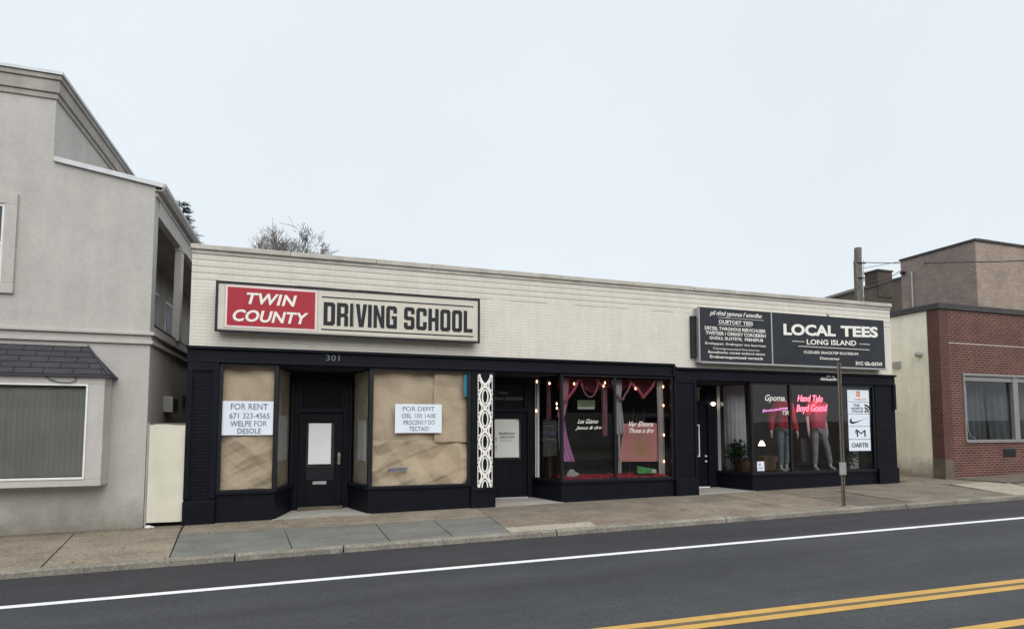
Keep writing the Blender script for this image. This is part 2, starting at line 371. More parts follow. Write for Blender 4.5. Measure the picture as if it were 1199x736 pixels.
# heavy square block capitals for the long sign, as outlines with holes
def block_letters(word):
    w, h, s, b, c = 1.0, 1.75, .35, .30, .17
    m = h / 2
    L = {
        'O': [[(c, 0), (w - c, 0), (w, c), (w, h - c), (w - c, h), (c, h), (0, h - c), (0, c)], [(s, b + .06), (s + .05, b), (w - s - .05, b), (w - s, b + .06), (w - s, h - b - .06), (w - s - .05, h - b), (s + .05, h - b), (s, h - b - .06)]],
        'D': [[(0, 0), (w - c, 0), (w, c), (w, h - c), (w - c, h), (0, h)], [(s, b), (w - s - .04, b), (w - s, b + .06), (w - s, h - b - .06), (w - s - .04, h - b), (s, h - b)]],
        'R': [[(0, 0), (s, 0), (s, .68), (w - s, .68), (w - s, 0), (w, 0), (w, .72), (w - .13, .86), (w, 1.0), (w, h - c), (w - c, h), (0, h)], [(s, .96), (w - s, .96), (w - s, h - b), (s, h - b)]],
        'I': [[(0, 0), (s, 0), (s, h), (0, h)]],
        'V': [[(.30, 0), (.72, 0), (1.02, h), (.66, h), (.51, .55), (.36, h), (0, h)]],
        'N': [[(0, 0), (s - .03, 0), (s - .03, 1.0), (w - s + .03, 0), (w, 0), (w, h), (w - s + .03, h), (w - s + .03, .78), (s - .03, h), (0, h)]],
        'C': [[(c, 0), (w - c, 0), (w, c), (w, .66), (w - s, .66), (w - s, b), (s, b), (s, h - b), (w - s, h - b), (w - s, h - .62), (w, h - .62), (w, h - c), (w - c, h), (c, h), (0, h - c), (0, c)]],
        'G': [[(c, 0), (w, 0), (w, .98), (w * .5, .98), (w * .5, .74), (w - s, .74), (w - s, b), (s, b), (s, h - b), (w - s, h - b), (w - s, h - .56), (w, h - .56), (w, h - c), (w - c, h), (c, h), (0, h - c), (0, c)]],
        'S': [[(c, 0), (w - c, 0), (w, c), (w, m), (w - c, m + .15), (s, m + .15), (s, h - b), (w - s, h - b), (w - s, h - .54), (w, h - .54), (w, h - c), (w - c, h), (c, h), (0, h - c), (0, m), (c, m - .15), (w - s, m - .15), (w - s, b), (s, b), (s, .54), (0, .54), (0, c)]],
        'H': [[(0, 0), (s, 0), (s, m - .16), (w - s, m - .16), (w - s, 0), (w, 0), (w, h), (w - s, h), (w - s, m + .16), (s, m + .16), (s, h), (0, h)]],
        'L': [[(0, 0), (w * .9, 0), (w * .9, b), (s, b), (s, h), (0, h)]]}
    cu = bpy.data.curves.new('b', 'CURVE'); cu.dimensions = '2D'; cu.fill_mode = 'BOTH'
    x = 0
    for ch in word:
        if ch == ' ': x += .5; continue
        for loop in L[ch]:
            sp = cu.splines.new('POLY'); sp.points.add(len(loop) - 1); sp.use_cyclic_u = True
            for p, (a, d) in zip(sp.points, loop): p.co = (x + a, d, 0, 1)
        x += {'I': .5, 'V': 1.1, 'L': 1.02}.get(ch, 1.15)
    return curve_to_geo(cu)

def gz(x): return -.07 + .0135 * (x + 2)          # the street climbs gently to the right
def wz(x, y): return gz(x) + .02 * y               # pavement, falling to the kerb
def rz(x): return gz(x) - .148                     # carriageway

# ------------------------------------------------------------------ ground, road, pavement
def strip(xs, y0, y1, zf, yf=None):
    mb = MB()
    for a, b in zip(xs[:-1], xs[1:]):
        mb.quad((a, y0, zf(a, y0)), (b, y0, zf(b, y0)), (b, y1, zf(b, y1)), (a, y1, zf(a, y1)))
    return mb
tag(strip([-400, 400], -400, 400, lambda x, y: gz(x) - .32).build('ground', 'ground_far'), kind='structure')
XS = list(range(-70, 91, 10))
tag(strip(XS, -15.6, -4.405, lambda x, y: rz(x)).build('road', 'asphalt'), kind='structure')
tag(strip(XS, -4.405, -2.86, lambda x, y: rz(x)).build('road_shoulder', 'asphalt_gutter'), kind='structure')
def line(name, x0, ya, x1, yb, w, mat, lift=.004):
    mb = MB(); n = 24
    for i in range(n):
        a = x0 + (x1 - x0) * i / n; b = x0 + (x1 - x0) * (i + 1) / n
        fa = ya + (yb - ya) * i / n; fb = ya + (yb - ya) * (i + 1) / n
        mb.quad((a, fa - w, rz(a) + lift), (b, fb - w, rz(b) + lift), (b, fb, rz(b) + lift), (a, fa, rz(a) + lift))
    return tag(mb.build(name, mat), kind='structure')
def yl(x, x0, y0, x1, y1): return y0 + (y1 - y0) * (x - x0) / (x1 - x0)
line('edge_line', -30, yl(-30, -3.2, -4.33, 13.1, -4.56), 40, yl(40, -3.2, -4.33, 13.1, -4.56), .125, 'road_white')
yy = lambda x: yl(x, 2.37, -7.27, 8.15, -7.53)
line('centre_line', -20, yy(-20), 40, yy(40), .115, 'road_yellow')
line('centre_line', -20, yy(-20) - .115, 40, yy(40) - .115, .075, 'road_seal', .004)
line('centre_line', -20, yy(-20) - .19, 40, yy(40) - .19, .115, 'road_yellow')
line('turn_lane_line', -20, yy(-20) - 1.03, 40, yy(40) - 1.03, .13, 'road_yellow')

# pavement slabs with real open joints
mb = MB(); mb.m = 4
mb.quad((-60, -2.72, wz(-60, -2.72) - .03), (80, -2.72, wz(80, -2.72) - .03), (80, 1.5, wz(80, 1.5) - .03), (-60, 1.5, wz(-60, 1.5) - .03))
PM = ['pave_tan', 'pave_grey', 'pave_red', 'pave_pale', 'joint_dirt', 'pave_dark', 'pave_brown', 'step_concrete']
def slab(a, b, c, d, m, lift=0, g=.010):
    "corners: kerb-left, kerb-right, wall-right, wall-left (plan)"
    ctr = [(a[0] + b[0] + c[0] + d[0]) / 4, (a[1] + b[1] + c[1] + d[1]) / 4]
    P = []
    for p in (a, b, c, d):
        P.append((p[0] + (g if p[0] < ctr[0] else -g), p[1] + (g * .3 if p[1] < ctr[1] else -g * .3)))
    mb.m = m; mb.hexa(P, [wz(*p) - .06 for p in P], [wz(*p) + lift for p in P])
K = -2.78
slab((-30, K), (-9.2, K), (-9.2, .02), (-30, .02), 0); slab((-9.2, K), (-6.3, K), (-6.7, .02), (-9.2, .02), 6)
slab((-6.3, K), (-3.38, K), (-3.80, -.26), (-6.7, -.26), 0, .002); slab((-6.7, -.26), (-2.16, -.26), (-2.16, .02), (-6.7, .02), 6, 0, .002)
slab((-3.38, K), (-1.86, K), (-2.16, -.26), (-3.80, -.26), 0, -.002)
slab((-1.86, K), (-.22, K), (-.40, -.98), (-2.07, -.94), 1); slab((-2.07, -.94), (-.40, -.98), (-.47, .1), (-2.16, .1), 0, .001, .003)
slab((-.22, K), (1.245, K), (1.17, -1.1), (-.40, -1.1), 1, .002); slab((-.40, -1.1), (1.17, -1.1), (1.13, .1), (-.47, .1), 0, .001, .003)
slab((1.245, K), (2.27, K), (2.25, -1.14), (1.17, -1.14), 1, -.002, .012); slab((2.27, K), (3.26, K), (3.33, -1.16), (2.25, -1.16), 1, 0, .004)
slab((1.17, -1.14), (3.33, -1.16), (3.36, .1), (1.13, .1), 0, .002, .003)
slab((3.26, K), (4.86, K), (4.94, -2.36), (3.28, -2.34), 3, .004, .003)
slab((3.28, -2.34), (4.94, -2.36), (4.95, -1.5), (3.33, -1.5), 2, .001, .002); slab((3.33, -1.5), (4.95, -1.5), (4.95, .1), (3.36, .1), 6, .001, .002)
slab((4.86, K), (7.3, K), (7.5, -1.35), (4.95, -1.35), 2, 0, .004); slab((4.95, -1.35), (7.5, -1.35), (7.7, .1), (4.95, .1), 6, 0, .003)
slab((7.3, K), (9.4, K), (9.5, -1.1), (7.5, -1.1), 0, 0, .006); slab((7.5, -1.1), (9.5, -1.1), (9.6, .1), (7.7, .1), 6, .001, .004)
slab((9.4, K), (11.0, K), (11.0, .1), (9.6, .1), 0, .001, .006)
slab((11.0, K), (12.6, K), (12.5, -1.4), (11.0, -1.4), 5, -.002, .008); slab((11.0, -1.4), (12.5, -1.4), (12.6, .1), (11.0, .1), 6, 0, .004)
slab((12.6, K), (15.82, K), (16.48, .1), (12.6, .1), 6, .001, .006)
slab((15.82, K), (17.2, K), (18.4, -.78), (16.48, -.84), 3, .002, .004)
slab((16.48, -.84), (18.4, -.78), (18.4, 1.5), (15.6, 1.5), 6, 0, .004)
slab((17.2, K), (26, K), (26, -1.3), (18.2, -1.3), 0, 0, .006); slab((26, K), (60, K), (60, .1), (26, .1), 6)
tag(mb.build('sidewalk', PM), kind='structure')
# raised concrete apron before the red brick front
mb = MB(); mb.hexa([(18.0, -1.22), (26, -1.22), (26, .0), (17.75, .0)], [wz(18, -1) - .02, wz(26, -1) - .02, wz(26, 0) - .02, wz(17.8, 0) - .02], [wz(18, -1.2) + .05, wz(26, -1.2) + .07, wz(26, 0) + .12, wz(17.8, 0) + .03])
tag(mb.build('apron', 'pave_dark', bevel=.01), kind='structure')
# kerb stones with wobbly broken edges
kx = [-40, -20, -9.5, -6.2, -1.0, .52, 4.05, 7.55, 12.2, 16.4, 20.5, 26, 60]
mb = MB()
for a, b in zip(kx[:-1], kx[1:]):
    a += .012; b -= .012; n = max(2, int((b - a) / .12)) if a > -12 and b < 26 else 6
    for i in range(n):
        p = a + (b - a) * i / n; q = a + (b - a) * (i + 1) / n
        def e(x, k): return .012 * noise.noise(Vector((x * 2.3, k, 0))) + .008 * noise.noise(Vector((x * 9, k, 3)))
        prof = lambda x: [(-2.895 + e(x, 1), rz(x) - .05), (-2.88 + e(x, 2), wz(x, -2.86) - .022 + e(x, 5) * .6), (-2.85 + e(x, 3), wz(x, -2.85) + .004 + e(x, 4) * .3), (-2.775, wz(x, -2.78) + .006), (-2.775, rz(x) - .05)]
        A = [(p, y, z) for y, z in prof(p)]; B = [(q, y, z) for y, z in prof(q)]
        fs = [(j, (j + 1) % 5, (j + 1) % 5 + 5, j + 5) for j in range(5)]
        if i == 0: fs.append((0, 1, 2, 3, 4))
        if i == n - 1: fs.append((9, 8, 7, 6, 5))
        mb.add(A + B, fs)
tag(mb.build('kerb', 'kerb_concrete'), kind='structure')
# the far side of the street, behind the viewer
tag(MB().box(-60, 80, -27.9, -15.6, -1.2, -.0).build('far_sidewalk', 'pave_tan'), kind='structure')

# dead leaves, grit and scraps gathered along the wall foot and in the gutter
plain('litter_brown', (.11, .085, .055), .9, .5, 9)
rg_ = random.Random(21); mb = MB()
for _ in range(1500):
    x = rg_.uniform(-7, 24); k = rg_.random()
    if k < .4: y = -.05 - abs(rg_.gauss(0, .1)); z = wz(x, y) + .006
    elif k < .75: y = -2.93 - abs(rg_.gauss(0, .1)); z = rz(x) + .006
    else: y = rg_.uniform(-2.7, -.1); z = wz(x, y) + .006
    if 17.4 < x and y > -1.3: continue
    q = rg_.uniform(.006, .022) * (1.6 if k > .97 else 1); a = rg_.uniform(0, 6.28); c_, s_ = math.cos(a) * q, math.sin(a) * q
    mb.add([(x - c_, y - s_, z), (x + s_ * .6, y - c_ * .6, z + q * .3), (x + c_, y + s_, z + q * .15), (x - s_ * .6, y + c_ * .6, z + q * .35)], [(0, 1, 2), (0, 2, 3)])
tag(mb.build('leaf_litter', 'litter_brown', fix=False), kind='stuff')

# ------------------------------------------------------------------ LEFT: grey stucco building
LB = thing('stucco_building', (-2.83, 0, -.1), 'two storey grey stucco building with slate awning and stepped parapet at the left edge', 'building')
mb = MB()
mb.box(-12, -2.83, 0, 12, -.4, 3.24)
mb.box(-12, -2.85, .28, 12, 3.45, 3.62)                  # gallery floor slab
mb.build('wall', 'stucco', LB)
mb = MB()
mb.prism([(-12, 3.45), (-2.84, 3.45), (-2.84, 6.20), (-4.4, 6.46), (-12, 6.46)], -.02, .28)
mb.build('upper_wall', 'stucco', LB)
mb = MB(); mb.box(-12, -4.46, -.02, 10, 6.46, 7.62); mb.build('parapet_block', 'stucco', LB)
mb = MB()                                                  # stepped cornice round the tall block
for z0, z1, d in ((7.60, 7.70, .03), (7.702, 7.93, .06), (7.932, 8.02, .09)):
    mb.box(-12, -4.46 + d, -.02 - d, 10 + d, z0, z1)
mb.build('parapet_cornice', 'stucco_dark', LB, .01)
mb = MB(); mb.box(-12, -4.46 + .12, -.02 - .12, 10.12, 8.022, 8.075); mb.build('parapet_cap', 'galv', LB)
mb = MB()                                                  # string course between the storeys
for z0, z1, d in ((3.24, 3.31, .05), (3.312, 3.40, .02), (3.402, 3.462, .075)):
    mb.box(-12, -2.83 + d, -d, .0, z0, z1); mb.box(-3.0, -2.83 + d, .0, 11, z0, z1)
mb.build('string_course', 'stucco_trim', LB, .008)
mb = MB()                                                  # lean-to roof over the gallery, sheet metal edge
mb.prism([(-4.4, 6.47), (-2.70, 6.19), (-2.70, 6.22), (-4.4, 6.51)], -.03, 11); mb.build('gallery_roof', 'gutter_grey', LB)
mb = MB(); mb.prism([(-4.44, 6.455), (-2.70, 6.185), (-2.70, 6.275), (-4.44, 6.545)], -.075, -.022); mb.build('roof_edge_trim', 'galv', LB, .004)
mb = MB(); mb.box(-2.96, -2.82, .28, 11, 5.72, 6.05); mb.box(-2.90, -2.80, -.0, 11, 6.03, 6.12); mb.build('eave_beam', 'stucco_trim', LB, .006)
mb = MB(); mb.prism([(-2.84, 6.12), (-2.72, 6.12), (-2.665, 6.2), (-2.665, 6.27), (-2.68, 6.27), (-2.69, 6.2), (-2.735, 6.14), (-2.84, 6.14)], -.06, 11); mb.build('gutter', 'gutter_grey', LB)
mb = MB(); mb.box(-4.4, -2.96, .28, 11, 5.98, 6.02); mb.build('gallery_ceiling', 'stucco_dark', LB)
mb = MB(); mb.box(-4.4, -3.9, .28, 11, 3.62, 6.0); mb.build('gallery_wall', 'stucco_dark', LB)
for y in (2.25, 5.2, 8.1):
    mb = MB(); mb.box(-2.93, -2.79, y, y + .22, 3.62, 5.72); mb.box(-2.945, -2.775, y - .015, y + .235, 5.62, 5.72); mb.build('post', 'stucco_trim', LB, .006)
for y in (.9, 2.9, 4.3, 6.1):
    w = MB().box(-3.9, -3.86, y, y + .95, 3.65, 5.2).build('gallery_window', 'metal_white', LB)
    MB().box(-3.862, -3.85, y + .06, y + .44, 3.72, 5.14).box(-3.862, -3.85, y + .51, y + .89, 3.72, 5.14).build('pane', 'black_frame', w)
mb = MB(); mb.box(-2.93, -2.85, .28, 11, 3.62, 3.66)
mb.build('gallery_ledge', 'black_frame', LB)
# upper sash window on the street front
w = MB(); w.box(-6.3, -4.93, -.075, -.02, 4.03, 4.22); w.box(-6.3, -4.93, -.075, -.02, 5.60, 5.79); w.box(-5.11, -4.93, -.075, -.02, 4.22, 5.60); w.box(-6.3, -6.12, -.075, -.02, 4.22, 5.6)
w = w.build('window', 'stucco_trim', LB, .006)
mb = MB(); mb.box(-6.12, -5.11, -.05, -.021, 4.22, 4.27); mb.box(-6.12, -5.11, -.05, -.021, 5.55, 5.6); mb.box(-5.15, -5.11, -.05, -.021, 4.27, 5.55); mb.box(-6.12, -5.15, -.045, -.021, 4.88, 4.92); mb.build('sash', 'metal_white', w)
MB().quad((-6.12, -.024, 4.22), (-5.12, -.024, 4.22), (-5.12, -.024, 5.6), (-6.12, -.024, 5.6)).build('pane', 'dark_glass', w)
MB().box(-6.12, -5.11, -.0225, -.0205, 4.22, 5.6).build('curtain', 'blind_fabric', w)
# bay window: a projecting box with one big pane
bay = MB()
bay.box(-7.2, -3.40, -.42, .0, 2.46, 2.62); bay.box(-7.2, -3.40, -.42, .0, .72, .84); bay.box(-3.64, -3.40, -.42, .0, .84, 2.46); bay.box(-7.2, -6.96, -.42, .0, .84, 2.46)
bay = bay.build('bay_window', 'stucco_trim', LB, .008)
fr = MB(); fr.box(-6.96, -3.64, -.435, -.37, .84, .875); fr.box(-6.96, -3.64, -.435, -.37, 2.43, 2.46); fr.box(-3.67, -3.64, -.435, -.37, .875, 2.43); fr.box(-6.96, -6.93, -.435, -.37, .875, 2.43)
fr.build('frame', 'metal_white', bay, .003)
MB().quad((-6.93, -.39, .875), (-3.67, -.39, .875), (-3.67, -.39, 2.43), (-6.93, -.39, 2.43)).build('glass', 'bay_glass', bay)
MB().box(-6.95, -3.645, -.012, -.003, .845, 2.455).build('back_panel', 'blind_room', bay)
aw = MB()
aw.add([(-7.3, -.47, 2.62), (-3.33, -.47, 2.62), (-3.80, -.02, 3.16), (-7.3, -.02, 3.16), (-3.33, 0, 2.62), (-3.80, 0, 3.16), (-7.3, 0, 2.62), (-7.3, 0, 3.16)], [(0, 1, 2, 3), (1, 4, 5, 2), (0, 6, 4, 1), (3, 2, 5, 7)])
aw = aw.build('awning_roof', 'slate_shingle', LB)
mb = MB(); mb.box(-7.3, -3.315, -.485, 0, 2.585, 2.618); mb.tube([(-3.325, -.475, 2.63), (-3.80, -.015, 3.17)], .018, 6); mb.build('drip_edge', 'slate_edge', aw)
# vertical blinds
vb = MB(); x = -6.9; 
while x < -3.70:
    a = random.uniform(-.25, .25); d = .045
    vb.sheet(lambda u, v, x=x, a=a: (x + (u - .5) * .095, -.30 + (u - .5) * .04 * (1 + a) + .012 * math.sin(u * math.pi), .88 + v * 1.54), 3, 1)
    x += .078
tag(vb.build('vertical_blind', 'blind_fabric', smooth=True, fix=False), 'grey green vertical blinds hanging closed behind the bay window glass', 'blinds')
mb = MB(); mb.tube([(-4.28, -.43, 2.60), (-4.2, -.445, 2.53), (-4.05, -.45, 2.485), (-3.9, -.45, 2.48), (-3.82, -.445, 2.52), (-3.83, -.44, 2.58)], .008, 6)
tag(mb.build('cable', 'wire'), 'loose black cable sagging under the slate awning above the bay window', 'cable')
# window air conditioner in the alley wall
ac = thing('air_conditioner', (-2.7, 1.5, 1.98), 'pale grey window air conditioner sticking out of the alley side wall', 'air conditioner')
box('case', 'gutter_grey', ac, -2.84, -2.66, 1.2, 1.75, 2.02, 2.34, bevel=.01)
mb = MB()
for i in range(9): mb.box(-2.82, -2.68, 1.188, 1.2, 2.035 + i * .032, 2.052 + i * .032)
mb.build('grille', 'metal_grey', ac)
MB().box(-2.66, -2.652, 1.26, 1.70, 2.06, 2.30).build('side_vent', 'black_frame', ac)
tag(MB().box(-2.83, -2.80, 3.1, 3.4, 2.26, 2.46).box(-2.8, -2.795, 3.13, 3.37, 2.29, 2.43).build('wall_vent', 'black_frame'), 'small dark square vent high on the alley wall past the air conditioner', 'vent')
# alley gate
g = thing('alley_gate', (-2.48, -.02, gz(-2.5)), 'cream painted sheet metal gate closing the narrow alley between two buildings', 'gate')
mb = MB(); mb.sheet(lambda u, v: (-2.775 + u * .59, -.03 + .012 * math.sin(u * 7 + v * 2) + .006 * noise.noise(Vector((u * 3, v * 6, 1))), .0 + v * 1.775), 16, 30); mb.build('panel', 'gate_paint', g, solid=.03)
mb = MB()
mb.box(-2.775, -2.185, -.052, -.012, 1.776, 1.80)
mb.build('top_edge', 'plinth', g)
MB().tube([(-2.80, .0, -.06), (-2.80, .0, 1.8)], .022, 8).build('hinge_post', 'gutter_grey', g)
db = MB(); db.lathe((-2.72, -.12, wz(-2.72, -.12) - .004), [(.05, 0), (.062, .02), (.045, .045), (.012, .055)], 9)
db.lathe((-2.66, -.1, wz(-2.66, -.1) - .004), [(.03, 0), (.04, .015), (.02, .03)], 8)
tag(db.build('rubble', 'paper_dull'), 'small pale lump of litter at the foot of the cream gate', 'litter')

# ------------------------------------------------------------------ MIDDLE: the single storey shop building
XL, XR = -2.19, 15.52
SB = thing('shop_building', (6.5, 0, 0), 'long single storey shop building of white painted brick over dark navy shopfronts', 'shop building')
mb = MB()
mb.prismx([(0, 3.24), (.3, 3.24), (.3, 5.09), (0, 5.09)], XL, 8.36); mb.prismx([(0, 3.16), (.3, 3.16), (.3, 5.09), (0, 5.09)], 8.36, XR)
mb.build('front_wall', 'white_brick', SB)
mb = MB(); mb.box(XL, XL + .28, .3, 13, -.3, 4.9); mb.box(XL + .28, XR - .28, 12.7, 13, -.3, 4.9); mb.build('side_wall', 'far_brick', SB); box('side_wall', 'cream_render', SB, XR - .28, XR, .3, 13, -.2, 4.9)  # unseen right wall is coloured cream to bounce light across the gap
mb = MB(); mb.box(XL + .28, XR - .28, .3, 12.7, 4.55, 4.65); mb.build('roof', 'cap_black', SB)
mb = MB(); n = 40                                          # coping: slightly uneven lengths
xs = [XL - .03]
while xs[-1] < XR - .6: xs.append(xs[-1] + random.uniform(.9, 2.0))
xs[-1] = XR + .03
for a, b in zip(xs[:-1], xs[1:]):
    j = random.uniform(-.008, .008); k = random.uniform(-.01, .01)
    mb.hexa([(a + .004, -.06 + j), (b - .004, -.06 + j), (b - .004, .36), (a + .004, .36)], (5.092,) * 4, (5.19 + j, 5.19 + k, 5.20 + k, 5.20 + j))
mb.build('coping', 'coping_stone', SB, .012)
box('drip_course', 'coping_stone', SB, XL - .005, XR + .005, -.022, -.0, 5.02, 5.09)
# fascia with mouldings; the right shop's is a little lower
fa = MB()
fa.box(XL - .02, 8.34, -.05, .3, 2.94, 3.238); fa.box(8.346, XR + .02, -.05, .3, 2.87, 3.158)
fa = fa.build('fascia', 'navy_paint', SB, .004)
mb = MB(); mb.box(XL - .03, 8.345, -.11, -.05, 3.19, 3.243); mb.box(8.35, XR + .03, -.11, -.05, 3.11, 3.163); mb.box(XL - .02, 8.34, -.075, -.05, 2.94, 2.985); mb.box(8.35, XR + .02, -.075, -.05, 2.87, 2.91)
mb.box(8.29, 8.40, -.085, -.05, 2.96, 3.188); mb.build('moulding', 'navy_paint', fa, .006)
mb = MB(); text(mb, '301', .27, .53, 3.045, 3.165, -.053, .004, 0, 1.1); mb.build('house_number', 'print_grey', fa)
mb = MB(); text(mb, 'Alsluaidhe', 12.85, 13.5, 2.955, 3.035, -.053, .02, .2); mb.build('lettering', 'sign_letter_white', fa); mb = MB(); text(mb, 'com  eo', 13.08, 13.36, 3.055, 3.085, -.053, .02); mb.build('lettering', 'sign_letter_white', fa)
# piers
def pier(x0, x1, zt, brick=True):
    p = MB(); p.box(x0, x1, -.04, .28, gz(x0) - .1, zt); p = p.build('pier', 'navy_brick' if brick else 'navy_paint', SB, .004)
    b = MB(); b.box(x0 - .005, x1 + .005, -.09, -.04, gz(x0) - .1, gz(x0) + .43); b.build('plinth', 'navy_paint', p, .008)
    return p
p1 = pier(XL, -1.66, 2.938)
MB().box(XL, XL + .09, -.07, -.04, .4, 2.938).box(-1.76, -1.66, -.07, -.04, .4, 2.938).box(XL + .09, -1.76, -.07, -.04, 2.78, 2.938).build('trim', 'navy_paint', p1, .004)
p2 = pier(3.27, 3.80, 2.938, False)
p3 = pier(8.33, 8.96, 2.868)
MB().box(8.33, 8.40, -.065, -.04, .46, 2.868).box(8.90, 8.96, -.065, -.04, .46, 2.868).box(8.40, 8.90, -.065, -.04, 2.80, 2.868).build('trim', 'navy_paint', p3, .004)
p4 = pier(14.80, XR, 2.868)
MB().box(15.44, XR + .02, -.075, -.04, 2.2, 2.868).build('trim', 'navy_paint', p4, .004)
# white cast lattice on the plain pier
mb = MB()
def ribbon(pts, w, y0, y1):
    pts = [Vector((p[0], p[1])) for p in pts]; n = len(pts); Lf = []; Rt = []
    for i in range(n):
        d = (pts[min(i + 1, n - 1)] - pts[max(i - 1, 0)]).normalized(); q = Vector((-d.y, d.x)) * w / 2
        Lf.append(pts[i] + q); Rt.append(pts[i] - q)
    for i in range(n - 1):
        a, b, c, d = Lf[i], Lf[i + 1], Rt[i + 1], Rt[i]
        mb.add([(p.x, y0, p.y) for p in (a, b, c, d)] + [(p.x, y1, p.y) for p in (a, b, c, d)], [(0, 1, 2, 3), (7, 6, 5, 4), (0, 4, 5, 1), (1, 5, 6, 2), (2, 6, 7, 3), (3, 7, 4, 0)])
lx, lz0, lz1, A = 3.575, .43, 2.86, .13
H = (lz1 - lz0) / 5
for sgn, dy in ((1, 0), (-1, .003)):
    ribbon([(lx + sgn * A * math.cos(math.pi * (i / 120) * 5), lz0 + (lz1 - lz0) * i / 120) for i in range(121)], .042, -.066 + dy, -.046 + dy)
for k in range(5):
    zc = lz0 + H * (k + .0); zm = zc + H * .5
    for z, s in ((zc, .6), (zm, 1)):
        pass
    for sgn in (-1, 1):
        # inner vesica and outer returns
        ribbon([(lx + sgn * (.062 * math.cos(t)), zc + H * .0 + .15 * math.sin(t)) for t in [(-1.57 + 3.14 * i / 14) for i in range(15)] if lz0 - .001 <= zc + .15 * math.sin(t) <= lz1], .028, -.064 + .006, -.046)
        ribbon([(lx + sgn * (.162 - .085 * math.cos(t)), zm + .115 * math.sin(t)) for t in [(-1.57 + 3.14 * i / 14) for i in range(15)]], .026, -.069, -.05)
        ribbon([(lx + sgn * .158, zc + .02), (lx + sgn * .158, zc + H - .02)], .016, -.061, -.047)
    ribbon([(lx + .035 * math.cos(t), zm + .05 * math.sin(t)) for t in [2 * math.pi * i / 12 for i in range(13)]], .02, -.071, -.052)
mb.build('lattice_panel', 'sign_letter_white', p2)
MB().box(3.29, 3.78, -.12, -.0901, .36, .40).build('ledge', 'navy_paint', p2, .004)

# bulkheads, sills, window frames, glass (plan polylines follow the bays)
def bulkhead(pts, z, ins=True):
    b = MB(); s = MB()
    for a, c in zip(pts[:-1], pts[1:]):
        b.wall(a, c, 0, z - .05, 0, .06, zb=(gz(a[0]) - .12, gz(c[0]) - .12)); s.wall(a, c, z - .05, z, -.035, .10)
    b = b.build('bulkhead', 'navy_paint', SB, .004); s.build('sill', 'navy_paint', b, .006)
    k = MB()
    for a, c in zip(pts[:-1], pts[1:]): k.wall(a, c, 0, 0, -.014, -.0005, zb=(gz(a[0]) - .1, gz(c[0]) - .1), zt=(gz(a[0]) + .055, gz(c[0]) + .055))
    k.build('kickboard', 'navy_paint', b, .003); return b
def window(a, c, z0, z1, mull=(), fw=.05, gl='shop_glass', mat='black_frame', top=.06):
    a = Vector(a); c = Vector(c); d = (c - a).normalized(); L = (c - a).length
    f = MB(); f.wall(a, c, z0, z0 + .04, -.01, .06); f.wall(a, c, z1 - top, z1, -.01, .06)
    ends = [0, L - fw] + [m - fw / 2 for m in mull]
    for e in ends: f.wall(a + d * e, a + d * (e + fw), z0 + .04, z1 - top, -.015, .06)
    f = f.build('window', mat, SB, .003)
    n = Vector((-d.y, d.x)) * .03
    p, q = a + n, c + n
    MB().quad((p.x, p.y, z0 + .03), (q.x, q.y, z0 + .03), (q.x, q.y, z1 - .03), (p.x, p.y, z1 - .03)).build('glass', gl, f, fix=False)
    return f
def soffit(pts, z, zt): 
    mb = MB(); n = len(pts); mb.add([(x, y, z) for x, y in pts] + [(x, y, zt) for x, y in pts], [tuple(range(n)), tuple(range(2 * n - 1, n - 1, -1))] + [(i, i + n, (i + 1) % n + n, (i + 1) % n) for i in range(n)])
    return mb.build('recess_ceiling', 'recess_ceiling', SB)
# --- driving school bays
bulkhead([(-1.66, 0), (-.62, 0), (-.34, 1.0)], .50); bulkhead([(.80, 1.0), (1.14, 0), (3.27, 0)], .50)
w1 = window((-1.66, 0), (-.60, 0), .50, 2.94, (), .07, 'paper_glass'); window((-.62, .0), (-.34, 1.0), .50, 2.94, (), .06, 'paper_glass')
window((.80, 1.0), (1.14, 0), .50, 2.94, (), .06, 'paper_glass'); w2 = window((1.13, 0), (3.27, 0), .48, 2.94, (), .07, 'paper_glass')
# --- middle bay (3) and right shop (4)
bulkhead([(5.06, 1.05), (5.38, 0), (8.33, 0)], .49); bulkhead([(10.32, 1.05), (10.62, 0), (14.80, 0)], .52)
w3s = window((5.06, 1.05), (5.38, 0), .49, 2.94, (), .045); w3 = window((5.38, 0), (8.33, 0), .49, 2.94, (1.37,), .055)
w4s = window((10.32, 1.05), (10.62, 0), .52, 2.87, (), .05); w4 = window((10.62, 0), (14.80, 0), .52, 2.87, (1.27, 3.02), .06)
# --- recess ceilings, back walls over doors
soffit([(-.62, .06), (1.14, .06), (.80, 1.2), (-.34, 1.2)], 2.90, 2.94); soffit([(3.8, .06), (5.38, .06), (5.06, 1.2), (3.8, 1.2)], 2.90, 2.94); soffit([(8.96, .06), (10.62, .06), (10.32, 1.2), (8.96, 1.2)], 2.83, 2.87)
def floor(pts, m='step_concrete'):
    mb = MB(); n = len(pts); mb.add([(x, y, wz(x, min(y, 0)) + .012 + .012 * max(y, 0)) for x, y in pts] + [(x, y, -.3) for x, y in pts], [tuple(range(n)), tuple(range(2 * n - 1, n - 1, -1))] + [(i, i + n, (i + 1) % n + n, (i + 1) % n) for i in range(n)])
    return mb.build('entry_floor', m, SB)
floor([(-.66, -.06), (1.2, -.10), (.80, 1.1), (-.34, 1.1)]); floor([(3.8, -.12), (5.42, -.06), (5.06, 1.15), (3.8, 1.15)]); floor([(8.96, -.10), (10.66, -.06), (10.32, 1.15), (8.96, 1.15)])
